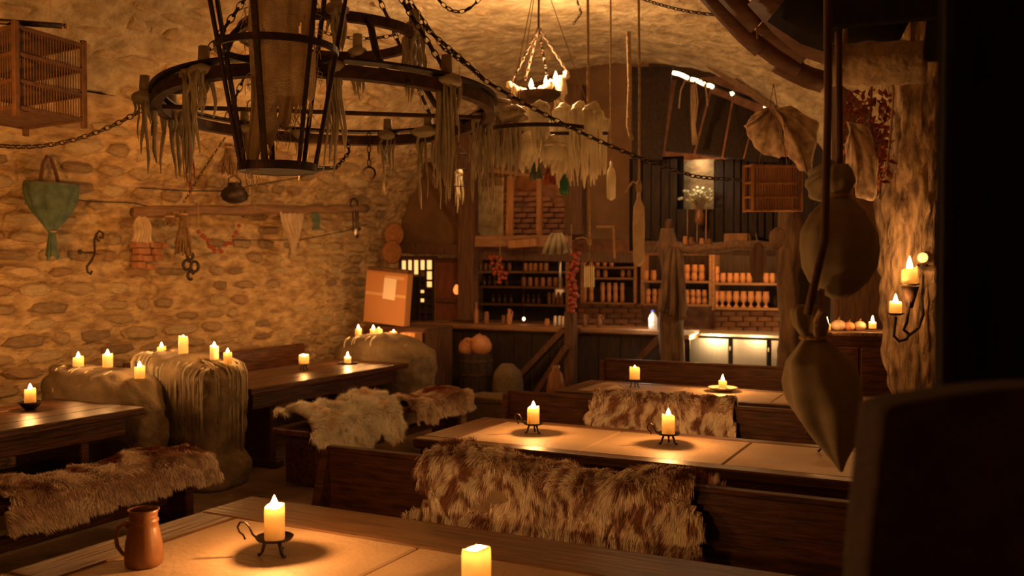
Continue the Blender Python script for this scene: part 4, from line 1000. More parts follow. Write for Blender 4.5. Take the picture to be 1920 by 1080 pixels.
# onion braid
def clusters(name, pts, rad, m, label, cat, part, group=None, cord=True):
    c = Vector(pts[0]); t = thing(name, c, label, cat, group)
    for k, p_ in enumerate(pts): 
        o = MB().blob((0, 0, 0), (rad, rad, rad*.95), .12, 10, 7, seed=k % 5); o.build(part, m, t, Vector(p_)-c, smooth=True)
    if cord: MB().tube([(0, 0, .30), (0, 0, .06)]+[Vector(p_)-c for p_ in pts[::3]], .004, 5).build('cord', M_ROPE, t)
    return t
pts = []
for k in range(46):
    f = k/45; p_ = PY(1078-5*f, 472+112*f, 9.8); pts.append(p_+Vector((R.uniform(-.055, .055), R.uniform(-.05, .02), R.uniform(-.01, .01))))
clusters('onion_braid', pts, .030, M_ONION, 'braid of red onions hanging beside the short square post', 'onions', 'onion')
pts = [PY(935+R.uniform(-16, 16), 500+R.uniform(-20, 30), 10.2) for k in range(26)]
clusters('pepper_bunch', pts, .026, M_ONION, 'bunch of dried red peppers hanging in front of the jar shelves', 'peppers', 'pepper')

# plank roof with light slits, plank wall, strip lamp
pr = thing('plank_roof', PY(1300, 290, 10.2), 'dark sloping boards of a lean-to roof above the bar', 'roof')
def quad_board(c4, th, nm, m, parent):
    a, b, c, d = [Vector(x)-parent.location for x in c4]; n = (b-a).cross(d-a).normalized()*th
    return MB().add([a, b, c, d, a+n, b+n, c+n, d+n], [(0, 1, 2, 3), (7, 6, 5, 4), (0, 4, 5, 1), (1, 5, 6, 2), (2, 6, 7, 3), (3, 7, 4, 0)]).build(nm, m, parent)
for (xt0, yt0, xt1, yt1, xb0, yb0, xb1, yb1) in ((1186, 128, 1262, 128, 1186, 300, 1242, 300), (1270, 148, 1330, 170, 1248, 284, 1300, 289), (1334, 178, 1371, 192, 1305, 290, 1352, 296), (1375, 196, 1415, 212, 1357, 297, 1392, 300), (1418, 214, 1475, 240, 1396, 302, 1460, 305)):
    quad_board([PY(xb0, yb0, 10.25), PY(xb1, yb1, 10.25), PY(xt1, yt1, 10.7), PY(xt0, yt0, 10.7)], .03, 'plank', M_DARK, pr)
tl = thing('strip_light', PY(1350, 185, 10.82), 'bright tube light glinting through the gaps of the plank roof', 'lamp')
a = PY(1262, 136, 10.82)-tl.location; b = PY(1446, 204, 10.82)-tl.location
for f0, f1 in ((0, .16), (.19, .33), (.36, .42), (.6, .62), (.93, 1.0)): MB().tube([a.lerp(b, f0), a.lerp(b, (f0+f1)/2)+Vector((0, 0, .01)), a.lerp(b, f1)], .022, 8).build('tube', M_STRIP, tl, smooth=True)
MB().tube([a+Vector((0, .05, .03)), b+Vector((0, .05, .03))], .02, 6).build('batten', M_BLACK, tl)
lamp('roof_light', PY(1330, 160, 10.95)+Vector((0, 0, .05)), 1.2, .04, (1, .7, .4))
hbeam('roof_pole', 1140, -8, 1452, 204, 9, 10.15, M_LOG, 'long thin pole sloping down along the vault edge', 'pole', .07)
pw = thing('plank_wall', PY(1300, 440, 10.5), 'dark upright boards closing the loft above the bar', 'partition')
x = 1186
while x < 1500:
    wd = R.uniform(13, 20)
    y0 = 298; y1 = 455
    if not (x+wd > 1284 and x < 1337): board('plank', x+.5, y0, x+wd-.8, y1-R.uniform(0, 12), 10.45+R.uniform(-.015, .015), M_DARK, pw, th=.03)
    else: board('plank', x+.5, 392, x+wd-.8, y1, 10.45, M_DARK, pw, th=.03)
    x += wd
board('plaster_patch', 1280, 298, 1340, 395, 10.80, M_VAULT, pw, th=.04); board('gap_blackout', 1180, 292, 1282, 470, 10.56, M_BLACK, pw, th=.02); board('gap_blackout', 1338, 292, 1510, 470, 10.56, M_BLACK, pw, th=.02)  # black boards added behind the planks so the gaps stay unlit
lamp('loft_light', PY(1310, 305, 10.68), 1.0, .03, (1, .65, .35))
q = PY(1312, 388, 10.3); t = thing('flower_bunch', q, 'bunch of pale dried flowers catching the light at the loft window', 'flowers')
for k in range(44):
    a = R.uniform(-1.25, 1.25); rr = R.uniform(.08, .26); e = Vector((rr*math.sin(a), R.uniform(-.08, .05), .03+rr*math.cos(a)*.75))
    MB().tube([(0, 0, -.12), e*.5+Vector((0, 0, .01)), e], .003, 4).build('stem', M_HERB, t)
    MB().blob(e, (.020, .020, .016), .3, 7, 5, seed=k % 7).build('flower_head', M_FLOWER, t, smooth=True)
MB().lathe([(.04, -.20), (.06, -.16), (.05, -.08), (.03, -.04), (.036, -.03)], 12).build('pot', M_CLAY, t, smooth=True)
lamp('loft_light', PY(1312, 340, 10.18), 1.6, .03, (1, .85, .6))
q = PY(1300, 158, 10.0); t = thing('rope_hank', q, 'hank of rope hanging on the plank roof', 'rope')
for k in range(7):
    dx = R.uniform(-.03, .03); MB().tube([(dx, 0, 0), (dx*1.4+.01, 0, -.2), (dx*.7, 0, -.45), (dx+.02, 0, -.66), (dx*.4, 0, -.60)], .008, 5).build('strand', M_ROPE, t, smooth=True)
for s_ in (-1, 1): MB().tube([(0, 0, .02), (.09*s_, 0, .05), (.14*s_, 0, -.05), (.16*s_, 0, -.25)], .009, 5).build('strand', M_ROPE, t, smooth=True)
# ------------------------------------------------------------ hanging things: chains, chandeliers, cages
def catenary(a, b, sag, n=24):
    a = Vector(a); b = Vector(b); return [a.lerp(b, i/n)-Vector((0, 0, sag*4*(i/n)*(1-i/n))) for i in range(n+1)]
def chain_into(mb, pts, link=.05, t=.0055, slim=.38):
    d = [0]
    for a, b in zip(pts[:-1], pts[1:]): d.append(d[-1]+(b-a).length)
    n = max(2, int(d[-1]/(link*.78))); k = 0
    for i in range(n):
        s = (i+.5)/n*d[-1]
        while k < len(d)-2 and d[k+1] < s: k += 1
        p = pts[k].lerp(pts[k+1], (s-d[k])/max(1e-6, d[k+1]-d[k])); dr = (pts[k+1]-pts[k]).normalized()
        x = dr; y = dr.orthogonal().normalized(); 
        if i % 2: y = dr.cross(y)
        m = Matrix((x, y, x.cross(y))).transposed(); mb.torus(p, link*.5, t, 10, 4, ax=m, flat=slim+.1)
def chain(pts, label, link=.05, t=.0055, name='iron_chain', m=None, group=None):
    pts = [Vector(p) for p in pts]; c = pts[0].copy(); mb = MB(); chain_into(mb, [p-c for p in pts], link, t)
    o = mb.build(name, m or M_IRON, None, c); return tag(o, label, 'chain', group)
def strand_pts(p, L_, rr, sw=.012):
    p = Vector(p); a = rr.uniform(0, 6); dx, dy = rr.uniform(-.02, .02), rr.uniform(-.02, .02); n = 5
    return [p+Vector((dx*q/n+sw*math.sin(a+q*1.3)*.5, dy*q/n+sw*math.cos(a+q)*.5, -L_*q/n)) for q in range(n+1)]
def wax_cluster(mb, p, n, spread, L0, L1, seed=0, rad=(.004, .011), top=.03, web=True):
    """bundle of stalactite-like wax drips hanging from p, merging at the top"""
    rr = random.Random(seed)
    for k in range(n):
        a = rr.uniform(0, 2*PI); q = rr.random()**.6*spread; b = Vector(p)+Vector((q*math.cos(a), q*math.sin(a), rr.uniform(-.5, .2)*top))
        L_ = L0+(L1-L0)*rr.random()**1.6; r_ = rr.uniform(*rad)
        mb.tube(strand_pts(b, L_, rr), [r_*1.5, r_*1.3, r_*1.1, r_, r_*1.15 if rr.random() < .3 else r_*.7, r_*.25], 6)
    if web: mb.blob(Vector(p)+Vector((0, 0, -.005)), (spread*1.15, spread*1.15, .035), .35, 12, 7, seed)
    return mb
def stub_candle(mb, p, r_, h): mb.lathe([(r_, 0), (r_*1.02, h*.4), (r_*.9, h), (r_*.5, h*1.02), (.002, h*.9)], 12, p)

# big wheel chandelier, two tiers
CH = P(617, 180, 5.05); CH.z = 2.56
t = thing('wheel_chandelier', CH, 'large two-tier iron hoop chandelier shrouded in old wax drips', 'chandelier')
tilt = Matrix.Rotation(-.045, 3, _r) @ Matrix.Rotation(-.004, 3, _f)
RW = .875
MB().band((0, 0, 0), RW, .058, .05, 72, ax=tilt, wob=.006).build('hoop', M_RUST, t)
MB().band((0, 0, .055), RW, .012, .075, 72, ax=tilt, wob=.006).build('hoop_rim', M_IRON, t)
MB().band((0, 0, .40), .46, .05, .035, 56, wob=.004).build('upper_hoop', M_RUST, t)
for k in range(4):
    a = YAW+.6+k*PI/2; c, s_ = math.cos(a), math.sin(a)
    MB().tube([Vector((c*r_, s_*r_, z)) for r_, z in ((.46, .41), (.52, .34), (.57, .22), (.66, .10), (.78, .03), (.90, .01))], [.016, .018, .019, .018, .018, .016], 7).build('scroll_arm', M_IRON, t, smooth=True)
for k in range(2):
    a = YAW+.25+k*PI/2; c, s_ = math.cos(a), math.sin(a); MB().beam(Vector((-c*RW, -s_*RW, -.01)), Vector((c*RW, s_*RW, .0)), .022, .022, ch=.003).build('cross_bar', M_RUST, t)
for k in range(4):
    a = YAW+.95+k*PI/2; c, s_ = math.cos(a), math.sin(a)
    mb = MB(); chain_into(mb, [Vector((c*RW, s_*RW, .04)), Vector((c*.45, s_*.45, .62)), Vector((0, 0, 1.2))], .06, .006); mb.build('suspension_chain', M_IRON, t, kind=None)
def rimpt(px, r_=RW, z=0, near=False):
    """angle on the hoop whose projection falls at image column px"""
    best = None
    for i in range(720):
        a = 2*PI*i/720; q = Vector((r_*math.cos(a), r_*math.sin(a), 0)); q = tilt @ q+CH+Vector((0, 0, z)); v = q-C0; d = v.dot(_f)
        x = 960+FPX*v.dot(_r)/d; isn = d < 5.05
        if isn == near and (best is None or abs(x-px) < best[0]): best = (abs(x-px), q)
    return best[1]-CH
drips = [(272, True, RW+.06, 10, .06, .10, .50, 4, True), (322, False, RW, 14, .05, .12, .38, 5, True), (352, True, RW, 16, .035, .30, .60, 6, False), (382, True, RW, 16, .06, .10, .30, 7, True),
         (460, False, RW, 12, .05, .1, .28, 8, True), (628, True, RW, 12, .04, .2, .62, 9, False), (838, True, RW, 24, .07, .18, .60, 10, True), (728, False, RW, 12, .06, .12, .38, 11, True),
         (802, False, RW, 14, .09, .15, .50, 12, True), (905, False, RW, 14, .06, .15, .55, 14, True), (560, False, RW, 8, .05, .1, .3, 15, False)]
for (px, near, r_, n, sp, a, b, sd, stub) in drips:
    p_ = rimpt(px, r_, near=near); mb = MB(); wax_cluster(mb, p_+Vector((0, 0, .03)), n, sp, a, b, sd)
    if stub: stub_candle(mb, p_+Vector((0, 0, .04)), .028, R.uniform(.07, .13))
    mb.build('wax_drips', M_WAXD, t, smooth=True, kind=None)
mb = MB(); wax_cluster(mb, rimpt(356, RW, near=False)+Vector((0, 0, -.02)), 9, .02, .25, .50, 33, (.003, .008), web=False); mb.build('red_wax_drips', M_WAXR, t, smooth=True)['label'] = 'red wax drips'
for (a, n, L1, sd) in ((YAW+2.6, 12, .35, 41), (YAW-.1, 18, .36, 42), (YAW-1.3, 12, .4, 43), (YAW+1.4, 12, .3, 44), (YAW+.45, 20, .40, 45)):
    p_ = Vector((.47*math.cos(a), .47*math.sin(a), .43)); mb = MB(); wax_cluster(mb, p_, n, .05, .12, L1, sd); stub_candle(mb, p_, .030, .10); mb.build('wax_drips', M_WAXD, t, smooth=True)
mb = MB(); mb.tube([rimpt(700, near=False)+Vector((0, 0, z)) for z in (0, -.02)], .01, 5); p0 = P(692, 248, 5.75)-CH; p1 = P(692, 312, 5.75)-CH; chain_into(mb, [p0, p1], .045, .005)
mb.build('short_chain', M_IRON, t); MB().torus(P(692, 325, 5.75)-CH, .038, .006, 20, 6, ax=Matrix((_r, _u, _f)).transposed()).build('ring', M_IRON, t, smooth=True)
chain([P(650, 258, 5.5), P(655, 285, 5.4), P(630, 315, 5.2), P(592, 316, 4.2)], 'slack chain hooked between the fire basket and the hoop chandelier', .045)

# fire basket
FB = P(520, 315, 3.9); t = thing('fire_basket', FB, 'tapered black iron fire basket with ragged sacking inside, hanging before the hoop chandelier', 'fire basket')
Hr = .49
MB().band((0, 0, Hr), .245, .028, .014, 48).build('upper_ring', M_IRON, t); MB().band((0, 0, .0), .155, .035, .014, 40).build('lower_ring', M_IRON, t)
MB().lathe([(.15, -.016), (.155, -.01), (.15, -.004)], 32).build('floor_plate', M_IRON, t)
for k in range(7):
    a = YAW+2*PI*k/7-1.65; c, s_ = math.cos(a), math.sin(a)
    MB().beam(Vector((c*.155, s_*.155, 0)), Vector((c*.345, s_*.345, 1.05)), .018 if k else .026, .016, up=(c, s_, 0), ch=.003, wob=.002).build('bar', M_IRON, t)
for k, (c_, d_) in enumerate([((.20, 0, .93), (.13, .06, .05))]): MB().cbox(_r*.22+Vector((0, 0, .93)), d_, .006).build('top_block', M_WOOD, t)
o = thing('ragged_sacking', FB+Vector((0, 0, .10)), 'ragged frayed sacking hanging out of the fire basket', 'cloth', rz=YAW)
nu, nv = 40, 44; V = []; hem = fbm(np.array([[i*.5, 3, 7] for i in range(nu)]), 3, 5)
for j in range(nv):
    v = j/(nv-1)
    for i in range(nu):
        u = i/(nu-1); wd = .235+.045*v+.015*math.sin(v*5); L_ = .93-.24*min(1, max(0, (u-.16)*1.4))+.06*math.exp(-((u-.08)/.1)**2)-.012*math.sin(u*30)-.10*(hem[i]-.5)
        x = (u-.5)*wd+.02+.045*v*(u > .5)*math.sin(v*3); y = .035*math.sin(u*9+v*3)+.02*math.sin(v*11+u*4)-.03
        V.append((x, y, .88-L_*v))
fs = [(j*nu+i, j*nu+i+1, (j+1)*nu+i+1, (j+1)*nu+i) for j in range(nv-1) for i in range(nu-1) if fbm(np.array([[i*.3, j*.3, 2.2]]), 2, 3)[0] < .74]
c_ = MB().add(V, fs).build('cloth', M_RAG, o, smooth=True); s_ = c_.modifiers.new('s', 'SOLIDIFY'); s_.thickness = .004
mb = MB(); rr = random.Random(5)
for i in range(70):
    u = rr.random(); q = V[(nv-1)*nu+int(u*(nu-1))]; L_ = rr.uniform(.02, .09)*(2.2 if u < .25 else 1)
    mb.tube([q, (q[0]+rr.uniform(-.015, .015), q[1], q[2]-L_*.5), (q[0]+rr.uniform(-.02, .02), q[1]+rr.uniform(-.01, .01), q[2]-L_)], .0016, 4)
for i in range(60):
    j = rr.randrange(4, nv-1); e = rr.choice((0, nu-1)); q = V[j*nu+e]; sg = -1 if e == 0 else 1
    mb.tube([q, (q[0]+sg*rr.uniform(.005, .03), q[1], q[2]-.01), (q[0]+sg*rr.uniform(.005, .035), q[1], q[2]-rr.uniform(.02, .06))], .0014, 4)
mb.build('fringe', M_RAG, o, kind='stuff')

# wax-laden rack chandelier farther back
RK = P(1010, 250, 7.0); t = thing('candle_rack', RK, 'round candle rack behind the hoop chandelier, curtained with pale wax icicles', 'chandelier')
MB().band((0, 0, 0), .44, .025, .03, 48).build('hoop', M_IRON, t); MB().beam(-_r*.52, _r*.52, .025, .025).build('cross_bar', M_IRON, t)
for k in range(3): mb = MB(); a = k*2.1+.4; mb.tube([Vector((.44*math.cos(a), .44*math.sin(a), 0)), Vector((0, 0, 1.25))], .003, 4); mb.build('suspension_cord', M_ROPE, t)
def rk(px, py, d=7.0): return P(px, py, d)-RK
for (px, py, n, sp, a, b, sd, lt) in [(905, 215, 26, .07, .25, .55, 1, 0), (935, 192, 40, .10, .35, .56, 2, 0), (962, 205, 26, .07, .3, .52, 3, 0), (892, 230, 14, .05, .3, .62, 4, 0), (985, 215, 22, .055, .2, .44, 5, 1), (1012, 200, 22, .055, .2, .46, 6, 1),
                                      (1025, 240, 16, .05, .12, .32, 7, 1), (1058, 205, 24, .055, .25, .60, 8, 1), (1088, 207, 24, .055, .25, .58, 9, 1), (1110, 208, 22, .05, .25, .54, 10, 1), (1126, 225, 18, .045, .2, .46, 11, 1), (990, 262, 16, .06, .1, .25, 12, 1), (1040, 270, 16, .06, .1, .26, 13, 1)]:
    mb = MB(); p_ = rk(px, py, 6.6+.9*((sd*37) % 10)/10); wax_cluster(mb, p_, int(n*(1.5 if lt else 1)), sp*(1.25 if lt else 1), a, b, sd, (.008, .020) if lt else (.005, .013)); mb.blob(p_+Vector((0, 0, -.05)), (sp*1.35, sp*1.35, .11 if lt else .05), .4, 12, 8, sd)
    mb.build('wax_drips', M_WAXL if lt else M_WAXD, t, smooth=True)
for (px, py, m, nm, lab) in ((1005, 320, M_TEAL, 'cloth_scrap', 'green cloth scrap caught under the wax icicles'), (1030, 330, M_ONION, 'cloth_scrap', 'red cloth scrap beside the green one under the wax icicles'), (1058, 345, M_GREEN, 'green_bottle', 'green glass bottle hanging under the wax icicles')):
    p_ = P(px, py, 7.0)
    if 'bottle' in nm:
        t2 = thing(nm, p_, lab, 'bottle'); MB().lathe([(.03, -.08), (.036, -.07), (.036, .02), (.014, .05), (.013, .09)], 12).build('glass', m, t2, smooth=True); MB().tube([(0, 0, .09), (0, 0, .3)], .003, 4).build('string', M_ROPE, t2)
    else: rag(nm, p_.x, p_.y, p_.z+.06, .03, .10, .13, m, lab, seed=px, folds=2, amp=.01, th=.004)

# shallow hanging fire pan: its flames light the crown of the vault
HP = P(1011, 178, 8.0); t = thing('hanging_fire_pan', HP, 'hanging iron pan of burning candles on four chains, its rim crusted in glowing wax', 'hanging lamp')
MB().lathe([(.10, -.05), (.15, -.045), (.185, -.01), (.19, .02), (.18, .02), (.16, -.02), (.10, -.035), (.003, -.038)], 32).build('pan', M_RUST, t, smooth=True)
ap = P(1010, 52, 8.0)-HP
ends = [P(957, 158, 7.95)-HP, P(1066, 138, 8.05)-HP, P(1027, 150, 7.85)-HP, P(985, 150, 8.2)-HP]
for e in ends: mb = MB(); chain_into(mb, [ap, e], .045, .005); mb.build('suspension_chain', M_RUST, t)
MB().tube([ap, P(1010, 20, 8.0)-HP, P(1011, -25, 8.0)-HP], .010, 6).build('hook', M_IRON, t)
mb = MB(); rr = random.Random(3)
for k in range(22):
    f = k/21; p_ = (ends[0].lerp(ends[1], f))+Vector((0, rr.uniform(-.05, .05), -.10*math.sin(f*PI)*(1.4-f)-.01)); mb.blob(p_, (.028, .028, .030), .5, 9, 6, k)
mb.blob(P(1052, 165, 8)-HP, (.05, .04, .10), .4, 12, 8, 3); mb.blob(P(965, 172, 8)-HP, (.03, .03, .06), .4, 10, 7, 4)
mb.build('crusted_wax', M_WAXL, t, smooth=True)
wax_cluster(mb := MB(), P(1050, 172, 8)-HP, 10, .04, .08, .25, 9, (.006, .014)); mb.build('wax_drips', M_WAXL, t, smooth=True)
for k, (px, py) in enumerate([(996, 166), (1024, 160), (1042, 152)]):
    p_ = P(px, py, 7.98)-HP; MB().lathe([(.004, -.01), (.016, .01), (.020, .03), (.012, .055), (.001, .085)], 10, p_).build('flame', M_FLAME, t, smooth=True)
lamp('fire_pan_light', P(1012, 138, 8.0)+Vector((0, 0, .06)), 85, .06, (1, .56, .24))

# chains
chain(catenary(P(-20, 270, 5.6), P(292, 190, 5.1), .10), 'chain sagging from the cage side to the rim of the hoop chandelier', .055, .006)
chain([P(745, -20, 5.6), P(800, 55, 5.5), P(860, 105, 5.4), P(907, 148, 5.3)], 'taut chain running down to the rim ring of the hoop chandelier', .055, .006)
chain([P(755, -20, 5.7), P(830, 90, 5.8), P(885, 130, 5.6), P(907, 150, 5.3)], 'slacker second chain beside the taut one above the hoop chandelier', .045, .005)
chain(catenary(P(907, 150, 5.35), P(1300, 330, 6.2), .05)+catenary(P(1300, 330, 6.2), P(1450, 332, 6.4), .02)[1:], 'long chain swinging from the hoop chandelier across the bar front', .055, .006)
chain(catenary(P(812, -15, 6.2), P(908, -15, 6.2), .13), 'short chain loop hanging from the crown of the vault', .055, .006)
chain(catenary(P(600, 58, 5.6), P(772, 55, 5.6), .05), 'thin chain crossing behind the upper hoop of the chandelier', .045, .004)
chain(catenary(P(1180, -12, 7.5), P(1345, 28, 6.8), .03), 'rust chain along the vault beside the bark slabs', .05, .006)
chain([PX(1075, -20, -3.1)+Vector((0, 0, 0)), PX(1090, 25, -3.1), PX(1075, 45, -3.1)], 'short hook chain dangling from the vault over the ropes', .045, .005)

# slatted cage, upper left
N_ = P(30, 200, 5.0); e1 = (_f*.45+_r*.157); e1.z = 0; e2 = (_f*.196-_r*.56)*1.0; e2 = -Vector((0, 0, 0))+(P(48, 240, 5.77)-P(157, 225, 5.45)); e2.z = 0
Hc = .43; t = thing('slatted_cage', N_, 'three-tier slatted wooden cage hanging in front of the vault', 'cage')
def stick(a, b, r_, nm='slat', m=M_WICKER): MB().beam(a, b, r_, r_, ch=.001).build(nm, m, t)
cor = [Vector((0, 0, 0)), e1, e1+e2, e2]
for c in cor: MB().beam(c-Vector((0, 0, .05)), c+Vector((0, 0, Hc+.03)), .030, .030, ch=.003).build('corner_post', M_WICKER, t)
for lv in range(4):
    z = Vector((0, 0, Hc*lv/3))
    for k in range(4): MB().beam(cor[k]+z, cor[(k+1) % 4]+z, .020, .020, ch=.002).build('rail', M_WICKER, t)
    for q in range(1, 26): a = cor[0].lerp(cor[3], q/26)+z; b = cor[1].lerp(cor[2], q/26)+z; MB().beam(a, b, .006, .006, ch=.001).build('slat', M_WICKER, t)
mbs = MB()
for k in range(4):
    for q in range(1, 24):
        a = cor[k].lerp(cor[(k+1) % 4], q/24); mbs.beam(a, a+Vector((0, 0, Hc)), .0045, .0045, ch=.001)
mbs.build('bars', M_WICKER, t, kind='stuff')
t2 = thing('carrying_pole', N_+Vector((0, 0, Hc+.06)), 'black pole from which the slatted cage hangs', 'pole')
pA, pB = P(-60, 36, 5.0), P(122, 49, 5.25); MB().tube([pA-t2.location, pB-t2.location], .016, 8).build('pole_rod', M_IRON, t2, smooth=True); MB().torus(pB-t2.location, .018, .006, 12, 5, ax=Matrix.Rotation(PI/2, 3, 'Y')).build('end_ring', M_ROPE, t2)
MB().tube([pB-t2.location, N_+e1+Vector((0, 0, Hc))-t2.location], .003, 4).build('string', M_ROPE, t2); MB().tube([P(94, 47, 5.2)-t2.location, P(94, -30, 5.2)-t2.location], .002, 4).build('string', M_ROPE, t2)

# ------------------------------------------------------------ things on the wall
XW = -6.82
def wq(px, py, x=XW): return PX(px, py, x)
MW = Matrix(((0, 1, 0), (0, 0, 1), (1, 0, 0))).transposed()
# hoop net of teal cloth
q = wq(97, 345, -6.78); t = thing('hoop_net', q, 'teal cloth bag net on a dark hoop with a bent handle on the wall', 'net'); k = .0045*1.0
Rn = .225
MB().torus((0, 0, 0), Rn, .012, 28, 6, flat=1.0, sx=.6).build('hoop', M_WOODZ, t, smooth=True)
MB().tube([(.02, -.12, .0), (.02, -.09, .16), (.02, -.055, .22), (.02, -.02, .21), (.02, .02, .10), (.02, .05, 0)], .014, 8).build('handle', M_WOODZ, t, smooth=True)
n, mm = 48, 18; V = []
for j in range(mm):
    v = j/(mm-1)
    if v < .72: rad = Rn*(1-.9*(v/.72)**1.9)+.012; z = -.38*(v/.72)
    else: f = (v-.72)/.28; rad = .022+.035*f; z = -.38-.22*f
    for i in range(n):
        a = 2*PI*i/n; kk = 1+.12*math.sin(a*9)*min(1, v*3); V.append((rad*.6*kk*math.cos(a), rad*kk*math.sin(a), z-.02*math.sin(a*4)*v))
o = MB().add(V, [(j*n+i, j*n+(i+1) % n, (j+1)*n+(i+1) % n, (j+1)*n+i) for j in range(mm-1) for i in range(n)]).build('cloth_bag', M_TEAL, t, smooth=True)
MB().torus((0, 0, -.385), .028, .008, 14, 5).build('tie', M_ROPE, t)
# wrought iron hooks
def scroll(px0, py0, pts, label, rad=.010):
    q = wq(px0, py0); t = thing('wrought_hook', q, label, 'hook'); MB().tube([wq(a, b)-q for a, b in pts], rad, 7).build('iron_scroll', M_IRON, t, smooth=True); return t
t = scroll(178, 470, [(186, 452), (181, 448), (180, 440), (186, 433), (194, 438), (193, 446), (187, 446)], 'curled wrought-iron hook fixed to the wall below the log')
t.location; mb = MB(); qq = t.location
mb.tube([wq(a, b)-qq for a, b in ((182, 438), (177, 450), (178, 475), (172, 488), (163, 500), (164, 510), (170, 514), (172, 508))], .010, 7); mb.tube([wq(150, 473)-qq, wq(178, 474)-qq], .008, 6); mb.blob(wq(150, 472)-qq, .02, .1, 8, 6); mb.build('iron_stem', M_IRON, t, smooth=True)
# horizontal log on chains
a = wq(250, 397, -6.80); b = wq(686, 391, -6.80); c = (a+b)/2; t = thing('hanging_log', c, 'long thin log slung horizontally along the wall', 'log'); n = 18
MB().tube([(a.lerp(b, i/n)-c)+Vector((R.uniform(-.008, .008), 0, R.uniform(-.01, .01))) for i in range(n+1)], [R.uniform(.045, .056) for _ in range(n+1)], 12).build('wood', M_LOG, t, smooth=True)
chain([wq(345, 378, -6.80), wq(380, 320, -6.6), wq(422, 258, -6.3)], 'chain rising from the slung log past the fire basket', .045, .005)
MB_ = MB().tube([wq(262, 352)-c, wq(350, 358)-c, wq(440, 358)-c], .006, 5).build('wire', M_IRON, t)
o = solo(MB().tube([wq(110, 372), wq(180, 378), wq(250, 380), wq(300, 392)], .006, 5), 'iron_wire', M_IRON, 'thin wire strung on the wall between the teal net and the log', 'wire')
o = solo(MB().tube([wq(450, 352), wq(560, 333), wq(700, 290), wq(760, 262)], .006, 5), 'iron_wire', M_IRON, 'thin wire rising along the wall above the log', 'wire')
o = solo(MB().tube([wq(430, 450), wq(560, 450), wq(640, 435), wq(690, 420)], .005, 5), 'iron_wire', M_IRON, 'thin wire sagging along the wall below the log', 'wire')
# pale pleated lamp-like cloth, gauze, herb bundles, garlands
q = wq(267, 405, -6.76); rag('pleated_cloth', q.x, q.y, q.z, .07, .26, .24, M_RAG, 'small pleated pale cloth hanging like a bell from the log end', seed=8, folds=6, amp=.02, th=.004, ragged=.02, rz=PI/2)
q = wq(548, 398, -6.76); rag('gauze_drape', q.x, q.y, q.z, .42, .10, .50, M_RAG, 'wide pale gauze gathered to a point below the log', seed=9, folds=5, amp=.03, th=.004, ragged=.05, rz=PI/2)
q = wq(592, 398, -6.74); rag('cloth_scrap', q.x, q.y, q.z, .08, .16, .20, M_TEAL, 'small greenish rag hooked on the log beside the gauze', seed=10, folds=2, amp=.02, th=.004, rz=PI/2)
def bundle(px, py, L_, spread, n, m, label, seed, name='herb_bundle', cat='herbs', x=-6.74, rad=.006):
    q = wq(px, py, x); t = thing(name, q, label, cat); rr = random.Random(seed); mb = MB()
    for k in range(n):
        a = rr.uniform(0, 2*PI); s_ = spread*rr.random()**.5; e = Vector((s_*math.cos(a)*.6, s_*math.sin(a), -L_*rr.uniform(.7, 1)))
        mb.tube([Vector((rr.uniform(-.02, .02), rr.uniform(-.03, .03), .03)), e*.45+Vector((0, rr.uniform(-.02, .02), 0)), e], [rad*.6, rad, rad*1.4], 5)
    mb.build('stalks', m, t, kind='stuff'); MB().torus((0, 0, -.01), .04, .010, 14, 6).build('tie', M_ROPE, t); return t
bundle(343, 400, .40, .10, 90, M_HERB, 'thick bundle of dried herbs tied to the slung log', 1)
bundle(318, 404, .10, .08, 30, M_HERB, 'small tuft of dried herbs beside the thick bundle', 2)
bundle(428, 275, .28, .12, 60, M_HERB, 'broom-like dried bunch hanging in front of the wall beside the fire basket', 3, x=-6.6)
q = wq(440, 358, -6.70); t = thing('black_kettle', q, 'squat black pot sitting on the slung log', 'pot'); q.z = wq(440, 391, -6.8).z+.045; t.location = q
MB().lathe([(.05, 0), (.12, .03), (.14, .08), (.11, .14), (.06, .18), (.07, .20), (.05, .20), (.04, .17), (.002, .05)], 22).build('pot_body', M_IRON, t, smooth=True); MB().tube([(0, -.10, .13), (0, -.08, .24), (0, 0, .28), (0, .08, .24), (0, .10, .13)], .007, 6).build('bail', M_IRON, t, smooth=True)
# horseshoe cluster
q = wq(358, 480, -6.72); t = thing('horseshoe_cluster', q, 'cluster of iron rings and horseshoes hanging below the herb bundle', 'horseshoes')
MB().tube([(0, 0, .28), (0, 0, .02)], .004, 5).build('cord', M_ROPE, t)
for (dy, dz, r_, a0, a1) in ((-.01, 0, .035, 0, 2*PI), (-.05, -.085, .045, .6, 5.6), (.045, -.10, .048, 0, 2*PI), (-.005, -.185, .036, .3, 5.2)):
    MB().torus((0, dy, dz), r_, .015, 22, 6, ax=MW, a0=a0, a1=a1).build('iron_ring', M_IRON, t, smooth=True)
gp = [wq(372+75*f, 430+40*math.sin(f*PI)-4*f, -6.75) for f in np.linspace(0, 1, 15)]
clusters('mushroom_garland', [p_+Vector((0, R.uniform(-.02, .02), R.uniform(-.03, .02))) for p_ in gp], .021, M_ONION, 'garland of dried red slices looped under the log', 'garland', 'slice')
